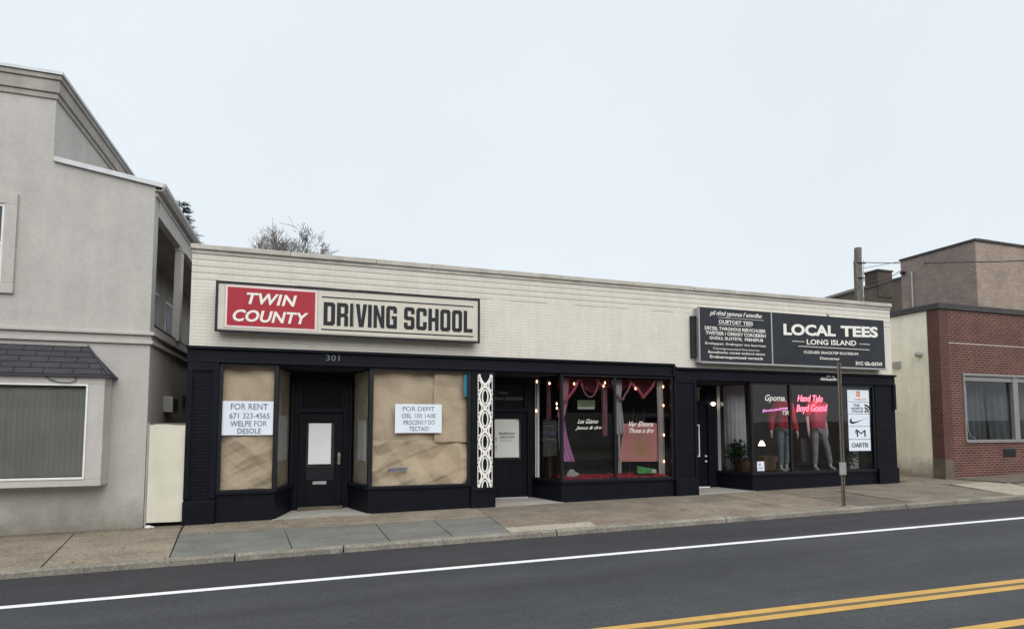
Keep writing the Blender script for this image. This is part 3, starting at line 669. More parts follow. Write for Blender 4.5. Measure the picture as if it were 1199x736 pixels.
def door(x0, x1, y, zt, jl, jr, lite, trans, zceil, mat='navy_door'):
    zb = gz(x0) + .03
    fr = MB(); fr.box(jl, x0, y, y + .12, zb - .2, zceil); fr.box(x1, jr, y, y + .12, zb - .2, zceil); fr.box(x0, x1, y + .0, y + .12, zt, zt + .1)
    fr.box(x0, x1, y, y + .12, trans[1], zceil)
    fr.box(x0 - .05, x0, y - .03, y, zb, zt); fr.box(x1, x1 + .05, y - .03, y, zb, zt); fr.box(x0 - .05, x1 + .05, y - .03, y, zt, zt + .05)
    fr.box(x0, x0 + .07, y + .001, y + .1, zt + .1, trans[1]); fr.box(x1 - .07, x1, y + .001, y + .1, zt + .1, trans[1])
    fr = fr.build('door_frame', 'navy_paint', SB, .005)
    MB().quad((x0 + .07, y + .05, zt + .1), (x1 - .07, y + .05, zt + .1), (x1 - .07, y + .05, trans[1]), (x0 + .07, y + .05, trans[1])).build('transom_glass', 'dark_glass', fr)
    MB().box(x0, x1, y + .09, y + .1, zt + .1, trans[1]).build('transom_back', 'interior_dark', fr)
    d = MB(); a, b, c, e = lite
    d.box(x0 + .004, a, y + .02, y + .07, zb, zt - .004); d.box(b, x1 - .004, y + .02, y + .07, zb, zt - .004); d.box(a, b, y + .02, y + .07, zb, c); d.box(a, b, y + .02, y + .07, e, zt - .004)
    d = d.build('door', mat, SB, .004)
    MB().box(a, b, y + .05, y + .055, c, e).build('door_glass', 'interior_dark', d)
    bd = MB()
    for q in ((a - .02, a, c - .02, e + .02), (b, b + .02, c - .02, e + .02), (a, b, c - .02, c), (a, b, e, e + .02)): bd.box(q[0], q[1], y + .008, y + .02, q[2], q[3])
    bd.build('bead', mat, d, .003)
    return fr, d
fr1, d1 = door(-.24, .68, 1.0, 2.03, -.34, .80, (-.07, .50, .60, 1.83), (0, 2.70), 2.94)
# door one: rails, mail slot, handle, step
MB().box(-.07, .5, 1.012, 1.05, .60, .88).build('panel', 'black_frame', d1, .003)
box('mail_slot', 'metal_grey', d1, .07, .35, 1.005, 1.02, .50, .565, bevel=.004)
mb = MB(); mb.box(.575, .625, 1.005, 1.02, .92, 1.16); mb.tube([(.60, 1.005, 1.12), (.60, .96, 1.12), (.60, .945, 1.06), (.60, .95, .98), (.60, 1.0, .96)], .012, 6); mb.lathe((.6, .99, 1.17), [(.02, 0), (.024, .012), (.01, .02)], 8); mb.build('handle', 'brass_chrome', d1)
box('door_step', 'plinth', SB, -.22, .68, .83, .99, gz(0) + .02, gz(0) + .085, bevel=.008)
fr2, d2 = door(4.02, 4.93, 1.0, 2.07, 3.80, 5.06, (4.16, 4.79, .95, 1.86), (0, 2.72), 2.94)
mb = MB()
for q in ((4.14, 4.42), (4.52, 4.80)): mb.box(q[0], q[1], 1.012, 1.021, .24, .82)
mb.build('panel', 'navy_paint', d2, .01)
mb = MB(); text(mb, 'Posses', 4.2, 4.45, 2.50, 2.57, 1.047, .02); mb.build('transom_lettering', 'print_grey', fr2); mb = MB(); text(mb, 'BOLA CESIMSHER', 4.12, 4.84, 2.36, 2.43, 1.047, .01); mb.build('transom_lettering', 'print_grey', fr2)
box('threshold', 'galv', fr2, 4.02, 4.93, .93, 1.0, gz(4.4) + .03, gz(4.4) + .055)
fr3, d3 = door(9.12, 10.05, 1.0, 2.32, 8.96, 10.32, (9.44, 9.80, .93, 1.78), (0, 2.78), 2.87)
mb = MB()
for q in ((9.44, 9.47, .93, 1.78), (9.77, 9.80, .93, 1.78), (9.47, 9.77, .93, .96), (9.47, 9.77, 1.75, 1.78)): mb.box(q[0], q[1], 1.0, 1.02, q[2], q[3])
mb.build('window_trim', 'metal_white', d3)
MB().quad((9.47, 1.03, .96), (9.77, 1.03, .96), (9.77, 1.03, 1.75), (9.47, 1.03, 1.75)).build('glass', 'dark_glass', d3)
for z in (.80, .94): MB().lathe((9.98, 1.0, z), [(.022, -.02), (.034, -.005), (.034, .012), (.02, .026)], 10).build('knob', 'metal_white', d3)
box('threshold', 'metal_white', fr3, 9.12, 10.05, .94, 1.0, gz(9.6) + .03, gz(9.6) + .06)
lm = MB(); lm.lathe((10.2, .94, 2.33), [(.02, -.05), (.05, -.03), (.06, .0), (.05, .03), (.02, .05)], 12)
bl = thing('entry_lamp', (10.2, .95, 2.33), 'small round glowing bulb lamp beside the right shop door', 'lamp'); lm.build('globe', 'lamp_glow', bl, smooth=True); MB().box(10.17, 10.23, .95, 1.0, 2.28, 2.38).build('bracket', 'black_frame', bl)
# rooms behind the glass
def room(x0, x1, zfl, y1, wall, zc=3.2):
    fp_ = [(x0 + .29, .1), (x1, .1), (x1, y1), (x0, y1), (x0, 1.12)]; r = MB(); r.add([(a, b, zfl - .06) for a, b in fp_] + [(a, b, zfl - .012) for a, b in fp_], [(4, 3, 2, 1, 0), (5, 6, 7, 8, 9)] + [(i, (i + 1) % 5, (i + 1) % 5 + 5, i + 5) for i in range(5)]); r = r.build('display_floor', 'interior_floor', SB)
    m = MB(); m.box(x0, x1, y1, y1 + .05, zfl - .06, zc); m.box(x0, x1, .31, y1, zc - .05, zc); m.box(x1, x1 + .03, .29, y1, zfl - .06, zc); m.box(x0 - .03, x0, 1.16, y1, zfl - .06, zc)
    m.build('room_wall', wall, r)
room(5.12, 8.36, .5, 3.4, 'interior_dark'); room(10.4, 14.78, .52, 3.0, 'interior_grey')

# ---- paper over the windows
def folds(seed, n=16, amp=.03):
    rnd = random.Random(seed); L = []
    for _ in range(n):
        a = rnd.uniform(0, math.pi); per = rnd.uniform(.16, .75); L.append((math.cos(a), math.sin(a), rnd.uniform(-1, 3), per, per * rnd.uniform(.25, 1) * amp))
    def f(x, z):
        s = 0
        for cx, cz, o, per, am in L:
            q = ((x * cx + z * cz + o) / per) % 2; s += am * (abs(q - 1) - .5)
        return s + .004 * noise.noise(Vector((x * 3, z * 3, seed)))
    return f
def kraft(a, c, z0, z1, seed, label, amp=.02, mat='kraft', off=.15):
    a = Vector(a); c = Vector(c); d = (c - a).normalized(); n = Vector((-d.y, d.x)); L = (c - a).length; f = folds(seed, 8, amp)
    nu = max(8, int(L / .02)); nv = int((z1 - z0) / .02)
    def fn(u, v):
        p = a + d * (u * L) + n * (off + max(-off + .035, f(u * L, v * (z1 - z0))))
        return (p.x, p.y, z0 + v * (z1 - z0) + .006 * math.sin(u * 9 + seed))
    tag(MB().sheet(fn, nu, nv).build('paper_sheet', mat, fix=False), label, 'paper', 'brown paper covering empty shop windows')
kraft((-1.62, 0), (-.66, 0), .53, 1.58, 3, 'crumpled brown paper below the rent notice in the left shop window', .24)
kraft((-1.62, 0), (-.66, 0), 1.52, 2.93, 4, 'smoother brown paper behind and above the rent notice in the left shop window', .09, off=.18)
kraft((1.18, 0), (3.22, 0), .50, 1.45, 5, 'creased lower sheet of brown paper in the widest papered window', .24)
kraft((1.18, 0), (2.55, 0), 1.40, 2.93, 6, 'upper left sheet of brown paper behind the notice in the widest papered window', .11, off=.2)
kraft((2.50, 0), (3.22, 0), 1.40, 2.93, 9, 'upper right sheet of brown paper with taped seam in the widest papered window', .12, off=.17)
kraft((-.60, .0), (-.33, 1.0), .53, 2.93, 7, 'brown paper inside the slanted pane left of the entrance door', .008, 'kraft_dull', .09)
kraft((.81, 1.0), (1.13, .0), .53, 2.93, 8, 'brown paper inside the slanted pane right of the entrance door', .008, 'kraft_dull', .09)
def splay_sheet(a, c, z0, z1, off, lab):
    a = Vector(a); c = Vector(c); d = (c - a).normalized(); n = Vector((-d.y, d.x)) * off
    mb = MB(); p, q = a + n, c + n; mb.quad((p.x, p.y, z0), (q.x, q.y, z0), (q.x, q.y, z1), (p.x, p.y, z1)); tag(mb.build('pale_sheet', 'paper_dull', fix=False), lab, 'paper')  # flat pale rectangle just behind the slanted pane
splay_sheet((-.60, .08), (-.41, .74), 1.05, 1.95, .045, 'plain pale sheet in the slanted pane left of the door')
splay_sheet((.92, .66), (1.06, .22), 1.02, 1.86, .045, 'plain pale sheet in the slanted pane right of the door')
def notice(name, x0, x1, z0, z1, y, lines, label, mat='paper_blue', cat='notice'):
    o = thing(name, ((x0 + x1) / 2, y, z0), label, cat)
    MB().sheet(lambda u, v: (x0 + u * (x1 - x0), y + .004 * math.sin(u * 5 + v * 3), z0 + v * (z1 - z0)), 6, 4).build('sheet', mat, o, fix=False)
    for (s, a, b, c, d, bold) in lines:
        m = MB(); text(m, s, x0 + a * (x1 - x0), x0 + b * (x1 - x0), z0 + c * (z1 - z0), z0 + d * (z1 - z0), y - .006, bold); m.build('text_line', 'print_grey', o)
    return o
notice('rent_notice', -1.60, -.69, 1.57, 2.22, .024, [('FOR RENT', .17, .89, .75, .93, .004), ('671 323-4565', .15, .93, .49, .65, .004), ('WELPE FOR', .17, .88, .26, .42, .004), ('DESOLE', .31, .77, .05, .2, .004)], 'white rent notice with larger grey lettering in the narrow papered window')
notice('rent_notice', 1.66, 2.64, 1.60, 2.20, .024, [('POR DEFIT', .16, .84, .76, .91, .0), ('OEL 100 1A0E', .14, .87, .52, .67, .0), ('PROCENS F DO', .18, .85, .29, .44, .0), ('TECTAID', .3, .72, .07, .22, .0)], 'white rent notice with faint lettering on the widest papered window')
tag(MB().box(3.13, 3.21, .05, .058, 2.38, 2.90).build('tape_strip', 'tape_blue'), 'strip of blue tape at the top right corner of the papered window', 'tape')
tag(MB().sheet(lambda u, v: (1.50 + u * .42 + v * .03, .035 + .01 * math.sin(u * 4), .80 + v * .07 + .02 * u), 5, 2).build('tape_patch', 'tape_grey', fix=False), 'short grey scrap stuck low on the crumpled brown paper', 'tape')
notice('door_poster', -.03, .43, .93, 1.80, 1.015, [], 'blank white sheet covering the glass of the entrance door numbered 301', 'paper_white', 'poster')
notice('door_poster', 4.10, 4.72, 1.00, 1.90, 1.005, [('Betltinao', .2, .84, .60, .67, .03), ('GOLTION', .24, .8, .50, .57, .03), ('Bouraiedor', .26, .76, .43, .46, .0)], 'white poster with two dark lines of writing on the middle door', 'paper_dull', 'poster')

# ------------------------------------------------------------------ signs over the shops
def logo_ring(mb, x, z, r, y): pass
sg = thing('box_sign', (.83, -.15, 3.5), 'long cream box sign with a red panel and black block lettering', 'sign')
X0, X1, Z0, Z1 = -1.735, 3.40, 3.505, 4.47
mb = MB(); mb.box(X0 + .04, X1 - .04, -.22, -.004, Z0 + .04, Z1 - .04); mb.box(X0, X1, -.25, -.2, Z1 - .045, Z1); mb.box(X0, X1, -.25, -.2, Z0, Z0 + .04); mb.box(X0, X0 + .045, -.25, -.2, Z0 + .04, Z1 - .045); mb.box(X1 - .045, X1, -.25, -.2, Z0 + .04, Z1 - .045)
mb.build('cabinet', 'sign_black', sg, .005)
mb = MB(); mb.box(X0 + .045, .765, -.232, -.22, Z0 + .04, Z1 - .045); mb.box(.775, X1 - .045, -.232, -.22, Z0 + .04, Z1 - .045); mb.build('face', 'sign_cream', sg)
MB().box(X0 + .05, X1 - .05, -.246, -.233, Z0 + .041, Z0 + .075).box(.765, .775, -.24, -.22, Z0 + .075, Z1 - .05).build('lower_rail', 'sign_cream_dull', sg)
rp = MB().box(-1.565, .075, -.243, -.2325, 3.60, 4.40).build('red_panel', 'sign_letter_pink', sg)
MB().box(-1.585, .095, -.238, -.2324, 3.575, 4.425).build('panel_edge', 'sign_cream_dull', rp)
MB().box(-1.53, .04, -.247, -.243, 3.635, 4.365).build('red_field', 'sign_red', rp)
mb = MB(); text(mb, 'TWIN', -1.20, -.30, 4.055, 4.275, -.251, .028, .22, 1.08); mb.build('lettering', 'sign_letter_white', rp); mb = MB(); text(mb, 'COUNTY', -1.43, -.08, 3.715, 3.945, -.251, .028, .22, 1.02); mb.build('lettering', 'sign_letter_white', rp)
mb = MB(); fit(mb, block_letters('DRIVING SCHOOL'), .20, 3.24, 3.725, 4.19, -.2365); mb.build('block_lettering', 'sign_black', sg)
for z in (4.275, 3.63): box('rule', 'sign_black', sg, .16, 3.26, -.2365, -.2325, z, z + .025)

s2 = thing('shop_sign', (12, -.1, 3.3), 'dark slate shop sign in two panels with white lettering over the right shop', 'sign')
mb = MB(); mb.box(8.97, 15.04, -.17, -.004, 3.295, 4.65); mb.build('cabinet', 'metal_grey', s2, .004)
MB().box(8.84, 8.965, -.10, -.003, 3.42, 4.45).build('side_box', 'sign_slate', s2, .01)
MB().box(8.99, 11.15, -.20, -.171, 3.33, 4.66).build('left_panel', 'sign_slate', s2, .004)
MB().box(11.19, 15.03, -.20, -.171, 3.32, 4.66).build('right_panel', 'sign_slate', s2, .004)
mb = MB(); mb.box(8.955, 8.989, -.215, -.165, 3.29, 4.675); mb.box(11.151, 11.189, -.212, -.165, 3.29, 4.67); mb.box(8.99, 15.05, -.235, -.165, 3.275, 3.318); mb.build('frame_strip', 'metal_grey', s2, .003)
P = 8.99; W = 2.16
mb = MB()
def ln(s, a, b, zc, h, bold=.01, sh=0, x=P, w=W):
    m_ = MB(); text(m_, s, x + a * w, x + b * w, zc - h / 2, zc + h / 2, -.204, bold, sh); m_.build('text_line', 'sign_letter_white', s2)
ln('pil nhtd ypmnus f xmndho', .14, .87, 4.52, .15, .015, .35); ln('OUETOET TEES', .26, .74, 4.325, .095, .02)
ln('DECEEL TWROHOUS RERVICHUBER', .07, .92, 4.15, .088, .02); ln('TWETEER I ORRKRY COROEIERH', .08, .92, 4.03, .088, .02); ln('GUDLS, ELOTETIL  FRENEFUB', .13, .88, 3.905, .088, .02)
ln('Erolopper, Erehopor mo baurteat', .07, .92, 3.765, .075, .012); ln('Toronpoeortod borotoros', .17, .82, 3.645, .06, .008); ln('Bonethorko oorest wobord obons', .11, .90, 3.56, .065, .01); ln('Eroloeroupomosd gortunb', .13, .87, 3.435, .09, .02)
for a, b, z in ((.25, .9, 4.425), (.25, .72, 4.245)): box('rule', 'sign_letter_white', s2, P + a * W, P + b * W, -.203, -.2, z, z + .008)
P2 = 11.19; W2 = 3.84
def ln2(s, x0, x1, z0, z1, bold=.02, tilt=.025): m_ = MB(); text(m_, s, x0, x1, z0, z1, -.204, bold, 0, 1, tilt); m_.build('text_line', 'sign_letter_white', s2)
ln2('LOCAL', 11.55, 13.29, 4.085, 4.385, .04); ln2('TEES', 13.47, 14.80, 4.135, 4.435, .04); ln2('LONG ISLAND', 12.30, 14.0, 3.87, 4.01, .022)
ln2('CUZUIER SRACKTEP DUCREIUM', 12.19, 14.05, 3.635, 3.705, .018, .01); ln2('Dumrernur', 12.73, 13.4, 3.495, 3.565, .02, .0); ln2('31C Gh.GOVI', 13.95, 14.9, 3.385, 3.485, .035, 0)
for a, b, z in ((.165, .27, 3.935), (.76, .86, 3.96), (.215, .855, 3.81)): box('rule', 'sign_letter_white', s2, P2 + a * W2, P2 + b * W2, -.203, -.2, z, z + .014)
MB().lathe((13.06, -.19, 4.66), [(.02, 0), (.035, .03), (.035, .06), (.015, .08)], 8).build('hook', 'metal_grey', s2)

# ------------------------------------------------------------------ middle shop window display
def decal(fr, body, x0, x1, z0, z1, bold=.012, mat='sign_letter_white', tilt=0, sh=.3):
    mb = MB(); text(mb, body, x0, x1, z0, z1, .022, bold, sh, 1, tilt); mb.build('window_lettering', mat, fr)
decal(w3, 'Les Giamo', 5.80, 6.32, 1.80, 1.90, .004, sh=.5); decal(w3, 'Jeous & dro', 5.74, 6.41, 1.64, 1.74, .004, tilt=.01, sh=.5)
decal(w3, 'Ver Ehtora', 7.13, 7.78, 1.73, 1.85, .004, sh=.5); decal(w3, 'Those a dro', 7.13, 7.79, 1.58, 1.69, .004, sh=.5)
def drape(name, x0, x1, z0, z1, y, mat, label, cat, waves=6, amp=.035, flare=0, sway=0):
    mb = MB(); mb.sheet(lambda u, v: ((x0 + x1) / 2 + (u - .5) * (x1 - x0) * (1 + flare * (1 - v)) + sway * (1 - v) ** 2 + .01 * math.sin(v * 5 + u * 6), y + amp * math.sin(u * waves * math.pi * 2 + 1.5 * math.sin(v * 2)) * (1.1 - .3 * v), z0 + v * (z1 - z0)), waves * 8, 12)
    return tag(mb.build(name, mat, smooth=True, fix=False), label, cat)
drape('drape', 5.52, 5.60, .92, 1.95, .30, 'pink_cloth', 'pink cloth panel flaring out beside the left mullion of the middle window', 'drape', 2, .03, 2.4, .16)
drape('drape', 5.56, 5.72, 1.95, 2.86, .30, 'mauve_cloth', 'dusky mauve drape gathered at the top left of the middle window', 'drape', 2, .03, .3, -.14)
drape('drape', 6.87, 7.16, 2.35, 2.86, .35, 'curtain_grey', 'grey gathered cloth at the top of the middle window near the centre mullion', 'drape', 3, .04, -.5)
drape('drape', 6.98, 7.12, 1.55, 2.35, .35, 'white_cloth', 'white knotted cloth hanging by the centre mullion above the pink poster', 'drape', 3, .04, 1.0)
drape('drape', 7.02, 7.06, .62, 1.55, .33, 'white_cloth', 'thin white cloth tail dangling below the pink poster edge', 'drape', 1, .02, 1.5)
drape('curtain', 8.10, 8.27, .52, 2.86, .30, 'white_cloth', 'narrow white curtain at the right end of the middle window', 'curtain', 2, .03)
mb = MB(); a = Vector((5.09, .98)); 
mb.sheet(lambda u, v: (5.105 + u * .05, .93 - u * .16 + .02 * math.sin(u * 9), .52 + v * 2.34), 8, 8)
tag(mb.build('curtain', 'white_cloth', smooth=True, fix=False), 'narrow white curtain at the inner edge of the slanted middle pane', 'curtain')
mb = MB(); mb.sheet(lambda u, v: (5.40 + u * .045 + .02 * math.sin(v * 6), .16 - u * .03 + .015 * math.sin(u * 8 + v * 3), .52 + v * 1.5), 6, 10)
tag(mb.build('curtain', 'white_cloth', smooth=True, fix=False), 'crumpled white curtain edge beside the corner post of the middle window', 'curtain')
drape('drape', 5.30, 5.36, 1.9, 2.84, .62, 'mauve_cloth', 'dusky mauve cloth hanging inside the slanted pane by the corner post', 'drape', 2, .03, 1.2)
drape('drape', 6.70, 6.84, 1.5, 2.86, .55, 'mauve_cloth', 'long dusky mauve drape left of the centre mullion in the middle window', 'drape', 2, .04, -.2)
va = MB(); va.sheet(lambda u, v: (5.48 + u * 2.72, .48 + .03 * math.sin(u * 60) + .02 * math.sin(u * 23), 2.88 - (1 - v) * (.12 + .22 * abs(math.sin(u * 3.14159 * 4 + .5)))), 130, 8)
tag(va.build('valance', 'tulle_red', smooth=True, fix=False), 'dark red gathered tulle valance scalloped across the top of the middle window', 'valance')
# swagged garlands
def swag(pts, label, r=.022, mat='pink_garland', n=10):
    P = []
    for (x0, z0), (x1, z1), sag in pts:
        for i in range(n + 1):
            u = i / n; P.append((x0 + (x1 - x0) * u, .25 + .03 * math.sin(u * 7), z0 + (z1 - z0) * u - sag * 4 * u * (1 - u)))
    tag(MB().tube(P, [r * (.8 + .5 * abs(math.sin(i * 1.7))) for i in range(len(P))], 7).build('garland', mat, smooth=True), label, 'garland', 'garlands swagged across the middle shop window')
swag([((5.98, 2.84), (6.48, 2.84), .42)], 'thin pale pink garland in a deep loop in the left half of the middle window', .014, 'mauve_cloth')
swag([((5.60, 2.3), (5.96, 2.86), .04)], 'red garland rising to the first bulb in the left half of the middle window', .03)
swag([((7.28, 2.86), (7.66, 2.42), -.02), ((7.66, 2.42), (8.0, 2.86), .02)], 'red and pink garland forming a V in the right half of the middle window', .034)
swag([((6.86, 2.6), (7.1, 2.36), .03), ((7.1, 2.36), (7.34, 2.84), .02)], 'dusky garland looped round the white knotted cloth in the middle window', .022, 'mauve_cloth')
swag([((6.4, 2.86), (6.66, 2.66), .05)], 'short red garland stub beside the centre mullion of the middle window', .03)
# warm bulbs
def bulbs(pts, label):
    o = thing('string_lights', pts[0], label, 'string lights', 'string lights in the middle window')
    MB().tube([(x, y + .01, z + .045) for x, y, z in pts], .005, 5).build('cord', 'wire', o)
    for x, y, z in pts: MB().lathe((x, y, z), [(.005, -.028), (.016, -.017), (.02, 0), (.015, .018), (.008, .034)], 8).build('bulb', 'bulb_glow', o, smooth=True)
bulbs([(5.80, .2, 2.72), (6.60, .2, 2.76), (6.56, .2, 2.68)], 'warm string lights along the top left half of the middle window')
bulbs([(7.42, .2, 2.64), (8.19, .2, 2.70), (8.19, .2, 2.24), (8.19, .2, 1.52), (8.18, .2, .88)], 'warm string lights running down the right curtain of the middle window')
bulbs([(5.12, .85, 2.80), (5.11, .87, 2.10)], 'two warm bulbs by the inner edge of the slanted middle pane')
bulbs([(5.27, .42, 2.73), (5.37, .22, 2.15), (5.36, .2, 2.25)], 'warm bulbs strung near the corner post of the middle window')
# pink poster on an easel
es = thing('easel', (7.6, .42, .5), 'dark display easel holding the pink poster in the middle window', 'easel')
MB().tube([(7.36, .44, .5), (7.5, .46, 2.15)], .015, 6).tube([(7.9, .44, .5), (7.78, .46, 2.15)], .015, 6).tube([(7.63, .8, .5), (7.63, .47, 2.1)], .015, 6).build('legs', 'black_frame', es)
MB().box(7.2, 8.15, .395, .45, .93, .95).build('ledge', 'black_frame', es)
po = MB(); po.hexa([(7.06, .375), (8.2, .375), (8.2, .39), (7.06, .39)], (.89, .87, .87, .89), (1.80, 1.82, 1.82, 1.80)); po.v = [(x + (.12 if z > 1.5 else 0), y, z) for x, y, z in po.v]
tag(po.build('poster', 'poster_pink'), 'large square pink poster with a yellow blotch leaning on an easel', 'poster')
rc = MB(); rc.sheet(lambda u, v: (5.42 + u * 2.85, .12 + v * .35, .52 + .07 * v + .03 * abs(noise.noise(Vector((u * 26, v * 4, 0)))) + .03 * abs(noise.noise(Vector((u * 60, v * 6, 2))))), 90, 8)
tag(rc.build('red_runner', 'red_cloth', fix=False), 'rumpled red cloth along the floor of the middle window', 'cloth')
gb = MB(); gb.hexa([(7.46, .22), (7.94, .16), (8.0, .34), (7.52, .4)], (.6,) * 4, (.78, .70, .70, .78)); 
gbo = tag(gb.build('gift_box', 'green_box', bevel=.006), 'bright green packet lying on the red cloth under the pink poster', 'box')
MB().hexa([(7.82, .165), (7.92, .152), (7.93, .158), (7.83, .171)], (.62,) * 4, (.70, .69, .69, .70)).build('label_patch', 'paper_white', gbo)
wl = MB(); wl.lathe((5.78, .3, .58), [(.13, 0), (.15, .04), (.1, .1), (.04, .17)], 9); wl.v = [(x + .05 * noise.noise(Vector((x * 9, y * 9, z * 9))), y, z + .03 * noise.noise(Vector((x * 7, y * 7, 5)))) for x, y, z in wl.v]
tag(wl.build('tissue_heap', 'white_cloth'), 'crumpled white tissue on the red cloth by the pink drape', 'cloth')
fp = thing('hanging_card', (6.25, .5, 2.2), 'small green picture card hanging in the left half of the middle window', 'picture')
MB().box(6.02, 6.48, .5, .512, 2.14, 2.36).build('card', 'picture_green', fp); MB().box(6.03, 6.47, .494, .5, 2.14, 2.2).build('lower_band', 'paper_dull', fp); MB().tube([(6.1, .505, 2.36), (6.2, .505, 2.9)], .003, 4).tube([(6.4, .505, 2.36), (6.3, .505, 2.9)], .003, 4).build('string', 'wire', fp)
# chalkboard sign in the slanted pane
cb = thing('chalkboard', (5.46, .99, .5), 'black chalkboard sign with pale writing in the slanted middle pane', 'sign')
MB().box(5.22, 5.70, .98, 1.01, 1.34, 1.82).build('board', 'chalk', cb, .004)
MB().box(5.20, 5.72, .97, 1.015, 1.80, 1.84).box(5.20, 5.72, .97, 1.015, 1.31, 1.35).box(5.20, 5.23, .97, 1.015, 1.35, 1.80).box(5.69, 5.72, .97, 1.015, 1.35, 1.80).build('frame', 'black_frame', cb)
mb = MB(); text(mb, 'Itmusmmur', 5.32, 5.60, 1.72, 1.77, .977, .02); mb.build('text_line', 'chalk_mark', cb); mb = MB(); text(mb, 'COLFCOSEO DUO', 5.27, 5.65, 1.39, 1.45, .977, .02); mb.build('text_line', 'chalk_mark', cb)
mb = MB(); text(mb, 'Adolodlia', 5.28, 5.64, 1.53, 1.64, .977, .02, .3); mb.build('violet_lettering', 'violet_mark', cb)
MB().tube([(5.28, .99, .5), (5.30, 1.0, 1.33)], .016, 6).tube([(5.64, .99, .5), (5.62, 1.0, 1.33)], .016, 6).tube([(5.46, 1.3, .5), (5.46, 1.03, 1.33)], .016, 6).build('legs', 'black_frame', cb)
st = MB(); st.box(5.40, 5.47, .80, .87, .5, 1.2); tag(st.build('display_post', 'wood_brown', bevel=.004), 'slim brown wooden post standing below the chalkboard sign', 'post')

# ------------------------------------------------------------------ right shop window display
drape('curtain', 10.56, 11.24, .56, 2.84, .92, 'curtain_grey', 'long pale grey curtain hanging in the slanted pane of the right shop', 'curtain', 5, .05)
MB_ = MB(); MB_.sheet(lambda u, v: (10.36 + u * .02, .99 - u * .1, .54 + v * 2.28), 3, 4)
tag(MB_.build('curtain', 'white_cloth', fix=False), 'thin white strip of curtain at the inner edge of the right shop pane', 'curtain')
drape('curtain', 14.28, 14.72, .54, 2.2, .5, 'curtain_grey', 'pale curtain low behind the logo panels of the right shop', 'curtain', 3, .03)
def leaves(c, r, n, size, seed, hang=0.2):
    rnd = random.Random(seed); mb = MB()
    for _ in range(n):
        while True:
            p = Vector((rnd.uniform(-1, 1), rnd.uniform(-1, 1), rnd.uniform(-1, 1)))
            if .25 < p.length < 1: break
        q = Vector(c) + Vector((p.x * r[0], p.y * r[1], p.z * r[2]))
        d = Vector((p.x + rnd.uniform(-.5, .5), p.y + rnd.uniform(-.5, .5), rnd.uniform(-.6, .5) - hang)).normalized(); sd = d.cross(Vector((0, 0, 1))).normalized()
        L = size * rnd.uniform(.6, 1.3); W_ = L * .38; up = sd.cross(d) * L * .12
        mb.add([q, q + d * L * .5 + sd * W_ + up, q + d * L, q + d * L * .5 - sd * W_ + up, q + d * L * .5], [(0, 4, 1), (1, 4, 2), (0, 3, 4), (3, 2, 4)])
    return mb
def potplant(x, y, z, r, n, size, seed, label, pot):
    o = thing('potted_plant', (x, y, z), label, 'plant', 'plants in the right shop window')
    MB().lathe((x, y, z), pot, 12).build('pot', 'terracotta', o)
    zt = z + pot[-1][1]
    st = MB(); rnd = random.Random(seed)
    for k in range(9):
        a = rnd.uniform(0, 6.28); st.tube([(x, y, zt - .02), (x + math.cos(a) * r[0] * .35, y + math.sin(a) * r[1] * .35, zt + r[2] * .8), (x + math.cos(a) * r[0] * .8, y + math.sin(a) * r[1] * .8, zt + r[2] * 1.4)], .006, 5)
    st.build('stems', 'leaf', o)
    leaves((x, y, zt + r[2]), r, n, size, seed).build('foliage', 'leaf', o, fix=False)
potplant(10.78, .70, .55, (.32, .22, .30), 260, .12, 2, 'bushy green plant in front of the grey curtain in the right shop', [(.1, 0), (.14, .2), (.15, .22)])
potplant(14.1, .35, .52, (.30, .2, .26), 200, .13, 5, 'green leafy plant on the floor below the logo panels', [(.09, 0), (.12, .14), (.13, .16)])
mb = MB(); mb.box(10.62, 11.06, .38, .58, .53, .82); o = tag(mb.build('planter_box', 'terracotta', bevel=.01), 'reddish brown planter crate right of the bushy plant', 'planter')
mb = MB()
for i in range(3): mb.box(10.62, 11.06, .373, .38, .56 + i * .09, .61 + i * .09)
mb.build('slat', 'wood_brown', o)
mb = MB(); mb.box(11.72, 12.16, .8, 1.1, .53, .92); tag(mb.build('carton', 'cardboard', bevel=.006), 'brown cardboard carton on the floor behind the first mannequin', 'box')
mb = MB(); mb.lathe((11.86, .5, .53), [(.05, 0), (.06, .05), (.025, .09), (.03, .16), (.045, .2), (.02, .26)], 10); tag(mb.build('figurine', 'wood_brown', smooth=True), 'small brown figurine standing behind the left pane of the right shop', 'ornament')
tl = thing('table_lamp', (12.25, 1.5, .6), 'glowing cone shaded lamp deep inside the right shop', 'lamp')
MB().lathe((12.25, 1.5, 1.18), [(.1, 0), (.035, .13), (.03, .14)], 14).build('lamp_shade', 'lamp_glow', tl, smooth=True); MB().tube([(12.25, 1.5, .55), (12.25, 1.5, 1.2)], .015, 8).lathe((12.25, 1.5, .52), [(.1, 0), (.1, .03)], 12).build('stand', 'black_frame', tl)
notice('card_notice', 10.80, 11.02, .60, .84, .024, [('oo', .2, .5, .55, .8, .0), ('lunen', .15, .85, .25, .4, .0)], 'small pale blue card at the bottom corner of the right shop window', 'paper_blue', 'card')
decal(w4, 'Gpoma', 11.10, 11.73, 2.34, 2.55, .012, sh=.3); decal(w4, 'Emmuoulgigp', 11.01, 11.83, 2.07, 2.16, .018, 'neon_violet', .11, .2); decal(w4, 'TIRB', 11.64, 11.95, 2.03, 2.14, .012)
